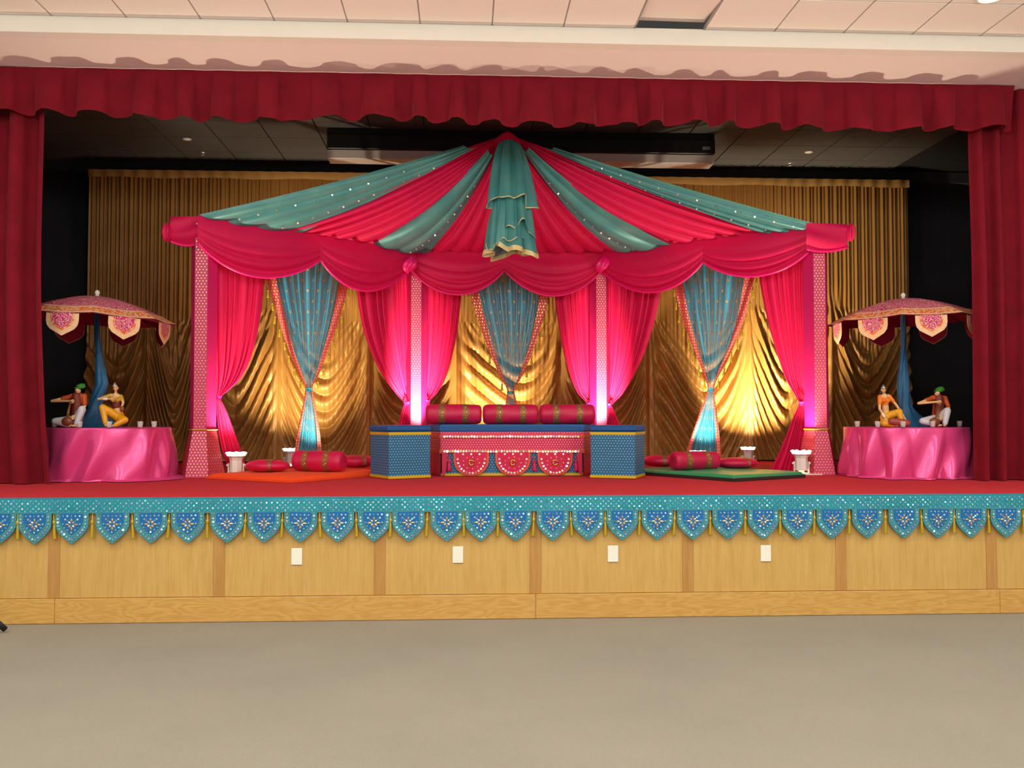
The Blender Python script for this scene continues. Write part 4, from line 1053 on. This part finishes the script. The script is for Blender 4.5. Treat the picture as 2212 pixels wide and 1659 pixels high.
def head_parts(h, nk, r=.027):
    return [('e', h, (r * .92, r, r * 1.22)), ('e', h + np.array([0, -r * .98, -.004]), (.0055, .009, .009)), ('e', h + np.array([0, -r * .8, -.019]), (.010, .008, .004)),
            ('e', h + np.array([r * .92, .002, 0]), (.005, .006, .010)), ('e', h + np.array([-r * .92, .002, 0]), (.005, .006, .010)), ('c', [h + np.array([0, .004, -.02]), nk], [.013, .013])]
def man(hx, hy, sl, srr, elb, hnd, eR, hR, kneeR, footR, kneeL, footL, hip, ib, it, tur):
    def kind(f, k):
        H = f(hx, hy, .02); nk = f((sl[0] + srr[0]) / 2, (sl[1] + srr[1]) / 2 - 10, .0)
        SL, SR = f(*sl), f(*srr); E, Hd = f(*elb, .05), f(*hnd, .085); ER, HR = f(*eR, .03), f(*hR, .08)
        HP = f(*hip, .0); KR, FR = f(*kneeR, .09), f(*footR, .11); KL, FL = f(*kneeL, .07), f(*footL, .12)
        mid = (SL + SR) / 2; ch = mid * .6 + HP * .4
        skin = head_parts(H, nk) + [('c', [SL, SL * .45 + E * .55, E], [.019, .016, .0145]), ('c', [E, Hd], [.0145, .011]), ('c', [SR, ER], [.018, .015]), ('c', [ER, HR], [.014, .010]),
                                    ('c', [mid, ch, HP], [.04, .045, .05]), ('c', [HP, KR, FR], [.035, .026, .018]), ('c', [HP, KL, FL], [.035, .026, .018]),
                                    ('c', [FR, FR + np.array([-.02, -.03, -.004])], [.014, .010]), ('c', [FL, FL + np.array([.03, -.015, 0])], [.014, .010])]
        skin += hand(Hd, Hd - E) + hand(HR, HR - ER)
        shirt = [('c', [SL, SL * .55 + E * .45], [.026, .024]), ('c', [SR, SR * .2 + ER * .8], [.027, .024]), ('c', [SL, SR], [.03, .03]), ('c', [mid, ch, HP + np.array([0, 0, .01])], [.047, .052, .058])]
        vest = [('c', [mid * .9 + SL * .1 + np.array([0, -.012, 0]), ch + np.array([0, -.014, 0]), HP + np.array([0, -.012, .03])], [.047, .050, .052])]
        tr = [('c', [HP, KR], [.05, .036]), ('c', [KR, FR * .85 + KR * .15], [.037, .027]), ('c', [HP, KL], [.05, .034]), ('c', [KL, FL * .8 + KL * .2], [.034, .026])]
        T_ = f(*tur, .01); tb = MB()
        for j in range(4): tb.ell(T_ + np.array([.004 * j - .008 + .012 * (j % 2), 0, -.018 + .011 * j]), (.047 - .005 * j, .042 - .004 * j, .0125), 14, 8)
        tb.ell(T_ + np.array([.036, -.006, -.004]), (.018, .016, .016), 10, 7)
        hair = MB().ell(H + np.array([0, .008, .006]), (.0275, .028, .03), 12, 8)
        ms = MB().ell(H + np.array([0, -.0265, -.0125]), (.012, .005, .003), 8, 6)
        IB, IT = f(*ib, .13), f(*it, .11); ins = MB().ell(IB, (.052, .034, .045), 16, 10).tube([IB, IT], [.012, .009], 8).ell(IT, (.014, .012, .018), 10, 7)
        d = (IT - IB); bow = MB()
        for s in (-1, 1): bow.tube([IB + np.array([s * .004, -.036, 0]), IT + np.array([s * .003, -.011, 0])], .0012, 4)
        return dict(skin=skin, skinmat=M['skin'], head=H, cloth={'shirt': (shirt, M['rust']), 'vest': (vest, M['maroon']), 'trousers': (tr, M['wtrouser'])},
                    extra={'turban': (tb, M['turban']), 'hair': (hair, M['dark']), 'moustache': (ms, M['dark']), 'stringed_instrument': (ins, M['iwood']), 'strings': (bow, M['brass'])})
    return kind
YL, YR = cL[1] - .28, cR[1] - .28
figurine('seated man figurine in green turban and rust shirt on the left table', 680, 1225, 10.05, 100, 800, YL,
         man(690, 440, (550, 565), (805, 565), (185, 665), (610, 665), (850, 770), (690, 990), (845, 840), (745, 1195), (280, 1090), (620, 1200), (660, 1060), (580, 1090), (618, 700), (730, 345)))
figurine('seated man figurine in green turban and maroon vest on the right table', 1700, 1200, 9.617, 1850, 800, YR,
         man(1672, 485, (1590, 580), (1850, 590), (1225, 695), (1600, 665), (1905, 790), (1690, 1000), (1800, 855), (1720, 1160), (1290, 1070), (1560, 1170), (1690, 1020), (1480, 1090), (1630, 730), (1722, 395)))
def woman(hx, hy, crown, sl, srr, elb, hnd, eR, hR, belly, hip, kL, fL, kR, fR, blouse, drum, bangles):
    def kind(f, k):
        H = f(hx, hy, .02); SL, SR = f(*sl), f(*srr); mid = (SL + SR) / 2; nk = mid + np.array([0, -.004, .012])
        E, Hd, ER, HR = f(*elb, .04), f(*hnd, .09), f(*eR, .04), f(*hR, .09); BE, HP = f(*belly, .0), f(*hip, .0)
        KL, FL, KR, FR = f(*kL, .08), f(*fL, .11), f(*kR, .08), f(*fR, .11)
        skin = head_parts(H, nk, .025) + [('c', [SL, E], [.016, .013]), ('c', [E, Hd], [.013, .009]), ('c', [SR, ER], [.016, .013]), ('c', [ER, HR], [.013, .009]), ('c', [SL, SR], [.022, .022]),
                                          ('c', [mid, mid * .5 + BE * .5, BE, HP], [.034, .034, .034, .045]), ('c', [HP, KL, FL], [.034, .024, .016]), ('c', [HP, KR, FR], [.034, .024, .016]),
                                          ('c', [FL, FL + np.array([.02, -.03, -.004])], [.013, .009]), ('c', [FR, FR + np.array([-.01, -.03, -.004])], [.013, .009])]
        skin += hand(Hd, Hd - E, r=.0048) + hand(HR, HR - ER, r=.0048)
        bm = mid * .55 + BE * .45
        bl = [('c', [SL, SL * .45 + E * .55], [.023, .020]), ('c', [SR, SR * .45 + ER * .55], [.023, .020]), ('c', [mid * .8 + BE * .2 , bm], [.040, .040]), ('e', mid * .72 + BE * .28 + np.array([-.022, -.032, 0]), (.022, .02, .021)), ('e', mid * .72 + BE * .28 + np.array([.022, -.032, 0]), (.022, .02, .021)), ('c', [SL, mid * .75 + BE * .25], [.02, .035]), ('c', [SR, mid * .75 + BE * .25], [.02, .035])]
        tr = [('c', [HP, KL], [.048, .033]), ('c', [KL, FL * .85 + KL * .15], [.034, .024]), ('c', [HP, KR], [.048, .033]), ('c', [KR, FR * .85 + KR * .15], [.034, .024]), ('c', [HP, HP + np.array([0, 0, .02])], [.052, .046])]
        C_ = f(*crown, .02); cw = MB().lathe([(.024, -.02), (.023, -.006), (.014, .008), (.003, .026)], 12, tuple(C_))
        hair = MB().ell(H + np.array([0, .010, .004]), (.0265, .027, .031), 12, 8).ell(H + np.array([-.012, .03, -.03]), (.02, .018, .03), 10, 8)
        ex = {'crown': (cw, M['petal_silver']), 'hair': (hair, M['dark'])}
        bg = MB()
        for (A, B) in bangles(E, Hd, ER, HR):
            for t_ in (.45, .55, .65): bg.ell(A * (1 - t_) + B * t_, (.0145, .0145, .0145), 10, 6)
        ex['bangles'] = (bg, M['white'])
        if drum:
            A, B = f(*drum[0], .13), f(*drum[1], .13); dr = MB().tube([A, A * .9 + B * .1, (A + B) / 2, A * .1 + B * .9, B], [.030, .034, .040, .034, .030], 16); ex['hand_drum'] = (dr, M['drum'])
        else:
            ins = MB().ell(HR + np.array([.01, -.02, -.015]), (.022, .016, .03), 12, 8); ex['small_fiddle'] = (ins, M['iwood'])
        cl = {'blouse': (bl, blouse), 'trousers': (tr, M['ytrouser'])}
        sash = [('c', [SR, bm + np.array([0, -.02, 0]), HP + np.array([-.03, -.03, 0])], [.016, .030, .022])] if not drum else None
        if sash: cl['maroon_wrap'] = ([('c', [bm, bm * .6 + BE * .4], [.043, .041])], M['maroon'])
        return dict(skin=skin, head=H, cloth=cl, extra=ex)
    return kind
figurine('seated woman figurine in mustard blouse and yellow trousers on the left table', 1560, 1225, 10.05, 100, 800, YL,
         woman(1512, 385, (1495, 318), (1400, 545), (1605, 565), (1175, 620), (1480, 620), (1690, 690), (1700, 800), (1550, 870), (1580, 1010), (1300, 800), (1400, 1185), (1760, 1065), (1570, 1180), M['yblouse'], None, lambda E, H, ER, HR: [(E, H)]))
figurine('seated woman figurine in orange blouse with a hand drum on the right table', 640, 1200, 9.617, 1850, 800, YR,
         woman(553, 410, (552, 350), (490, 555), (690, 545), (440, 810), (545, 1060), (805, 730), (965, 1070), (610, 860), (600, 990), (500, 1120), (680, 1160), (825, 870), (850, 1110), M['oblouse'], ((560, 1070), (985, 1120)), lambda E, H, ER, HR: [(E, H), (ER, HR)]))

# ------------------------------------------------------------------ toran pelmet on the stage edge
YP = YF - .012
pe = thing('toran_pelmet', 'long teal sequinned pelmet with pointed flaps hanging along the stage edge', 'pelmet', (.5, YP, ZS))
zp1 = float(P(1106, 1103, YP)[2]); px0_, px1_ = -4.95, 5.45
def bandf(u, v):
    x = px0_ + (px1_ - px0_) * u; return x, YP - .004 + .004 * np.sin(x * 6) * v, ZS + .004 + (zp1 - ZS - .004) * v + .003 * np.sin(x * 1.7) * v
sheet('sequin_band', bandf, 240, 4, M['teal_band'], pe, world=True, ul=px1_ - px0_, vl=.11)
MB().box(px0_, px1_, YP - .006, YP + .06, ZS + .003, ZS + .007).build('top_fold', M['teal_band'], pe, world=True)
MB().box(px0_, px1_, YP - .012, YP - .004, zp1 - .004, zp1 + .003).build('lower_piping', M['sequin'], pe, world=True)
mb = MB(); hb = ZS - zp1
for r_ in range(5):
    for x in np.arange(px0_, px1_, .040):
        xx = x + (r_ % 2) * .02
        mb.disc((xx, YP - .0125, zp1 + hb * (.12 + .19 * r_)), (random.gauss(0, .14), -1, random.gauss(.1, .14)), .0075 if r_ % 2 else .0055, 6)
tag(mb.build('sequins', M['sequin'], pe, world=True), kind='stuff')
def shield(wd, top, ht, inset=0.0):
    r_ = [(wd, 0), (wd, -.42 * ht)] + [(wd * (1 - s ** 1.5), -.42 * ht - .58 * ht * s) for s in (.25, .5, .72, .9, 1.0)]
    return [(-x, top + z) for x, z in r_[:-1]] + [(0, top - ht)] + [(x, top + z) for x, z in r_[:-1][::-1]]
WF, HF = .122, float(P(1106, 1103, YP)[2] - P(1106, 1168, YP)[2])
pv = MB().prism(shield(WF, 0, HF), -.004, .006).build('flap', M['teal_flap']); flap_me = pv.data; COL.objects.unlink(pv)
pv = MB().prism(shield(WF * .66, 0, HF * .70), -.008, -.004).build('field', M['blue_field']); field_me = pv.data; COL.objects.unlink(pv)
def petals(n, r0, r1, wd, ph):
    mb = MB()
    for i in range(n):
        a = 2 * PI * i / n + ph; d = np.array([math.cos(a), 0, math.sin(a)]); s = np.array([-d[2], 0, d[0]]); mid = (r0 + r1) / 2; Y = np.array([0, -.010, 0])
        pts = [d * r0, d * mid + s * wd, d * r1, d * mid - s * wd]
        mb.add([p + Y for p in pts] + [d * mid + np.array([0, -.015, 0])], [(0, 1, 4), (1, 2, 4), (2, 3, 4), (3, 0, 4)])
    return mb
pv = petals(4, .012, .052, .009, 0).build('gold_petals', M['petal_gold']); pg_me = pv.data; COL.objects.unlink(pv)
pv = petals(4, .006, .034, .010, PI / 4).build('silver_petals', M['petal_silver']); ps_me = pv.data; COL.objects.unlink(pv)
sq = []
for vv in range(4):
    mb = MB(); o_ = shield(WF * .83, -.004, HF * .86)
    P2 = [np.array(p_) for p_ in o_]; Ls = [np.linalg.norm(P2[i + 1] - P2[i]) for i in range(len(P2) - 1)]; tot = sum(Ls); cum = np.r_[0, np.cumsum(Ls)]
    for s in np.arange(.012, tot, .026):
        x = np.interp(s, cum, [p_[0] for p_ in P2]); z = np.interp(s, cum, [p_[1] for p_ in P2])
        mb.disc((x, -.0075, z), (random.gauss(0, .14), -1, random.gauss(.1, .14)), .0088, 7)
    for x, z in [(-.06, -.02), (-.03, -.02), (0, -.02), (.03, -.02), (.06, -.02), (-.045, -.045), (.045, -.045), (-.062, -.08), (.062, -.08), (-.05, -.107), (.05, -.107), (-.028, -.125), (.028, -.125), (0, -.142), (-.03, -.055), (.03, -.055)]:
        mb.disc((x, -.0105, z), (random.gauss(0, .13), -1, random.gauss(.12, .13)), .0075, 7)
    pv = mb.build('flap_sequins', M['sequin']); sq.append(pv.data); COL.objects.unlink(pv)
tips = [0, 76, 156, 244, 326, 406, 491, 571, 650, 730, 808, 882, 965, 1038, 1113.5, 1194, 1270, 1344, 1420, 1496, 1572, 1648, 1722, 1797, 1873, 1952, 2026, 2097, 2172]
xs = [float(P(t_, 1135, YP)[0]) for t_ in tips]; xs = [xs[0] - .285 * k for k in (4, 3, 2, 1)] + xs + [xs[-1] + .28 * k for k in (1, 2, 3, 4)]
po = chain(pe)
for i, x in enumerate(xs):
    f_ = put_mesh('flap', flap_me, pe, (x - po[0], -.006, zp1 - po[2] - .002), (random.uniform(-.02, .02), random.uniform(-.02, .02), random.uniform(-.03, .03)))
    put_mesh('field', field_me, f_, (0, 0, 0)); put_mesh('gold_petals', pg_me, f_, (0, 0, -.085)); put_mesh('silver_petals', ps_me, f_, (0, 0, -.085))
    tag(put_mesh('flap_sequins', sq[i % 4], f_, (0, 0, 0)), kind='stuff')
    if i: put_mesh('tassel', TAS_G, pe, ((x + xs[i - 1]) / 2 - po[0], -.004, zp1 - po[2] + .004), (0, random.uniform(-.06, .06), 0))

# outlet covers on the fascia
for p, py, lab in ((641, 1202, 'leftmost white outlet cover on the oak stage front'), (989, 1198, 'second white outlet cover from the left on the oak stage front'), (1324, 1196, 'third white outlet cover from the left on the oak stage front'), (1654, 1195, 'rightmost white outlet cover on the oak stage front')):
    q = P(p, py, YF + .012); o = thing('outlet_cover', lab, 'outlet cover', tuple(q), 0, 'white outlet covers on the stage front')
    MB().bbox(-.041, .041, -.006, .002, -.064, .064, .003).build('plate', M['ivory'], o)
    for s in (-1, 1): MB().lathe([(.004, 0), (.004, .002), (.001, .003)], 10).build('screw', M['ivory'], o, True).matrix_local = Matrix.Translation((0, -.006, s * .042)) @ Matrix.Rotation(PI / 2, 4, 'X')

# black tripod stand whose foot shows at the lower left edge
g = G(11, 1360, 0.02); ft = np.array([g[0], g[1], 0])
tc = ft + np.array([-.42, -.46, 0]); st_ = thing('tripod_stand', 'black tripod stand whose foot shows at the lower left edge', 'stand', tuple(tc))
MB().tube([(0, 0, .10), (0, 0, 1.6)], .018, 10).build('pole', M['rubber'], st_, True)
MB().lathe([(.03, .62), (.03, .72)], 12).build('collar', M['rubber'], st_, True)
dirs = [ft - tc, Matrix.Rotation(2 * PI / 3, 3, 'Z') @ Vector(ft - tc), Matrix.Rotation(-2 * PI / 3, 3, 'Z') @ Vector(ft - tc)]
for d in dirs:
    d = np.array(d); l = MB().tube([d + np.array([0, 0, .03]), np.array([0, 0, .66])], .014, 8).build('leg', M['rubber'], st_, True)
    u_ = np.array([0, 0, .66]) - d; u_ /= np.linalg.norm(u_)
    MB().tube([d + np.array([0, 0, .022]), d + np.array([0, 0, .022]) + u_ * .09], .021, 10).build('rubber_foot', M['rubber'], l, True)
    MB().tube([(0, 0, .2), d * .52 + np.array([0, 0, .34])], .007, 6).build('brace', M['rubber'], st_, True)
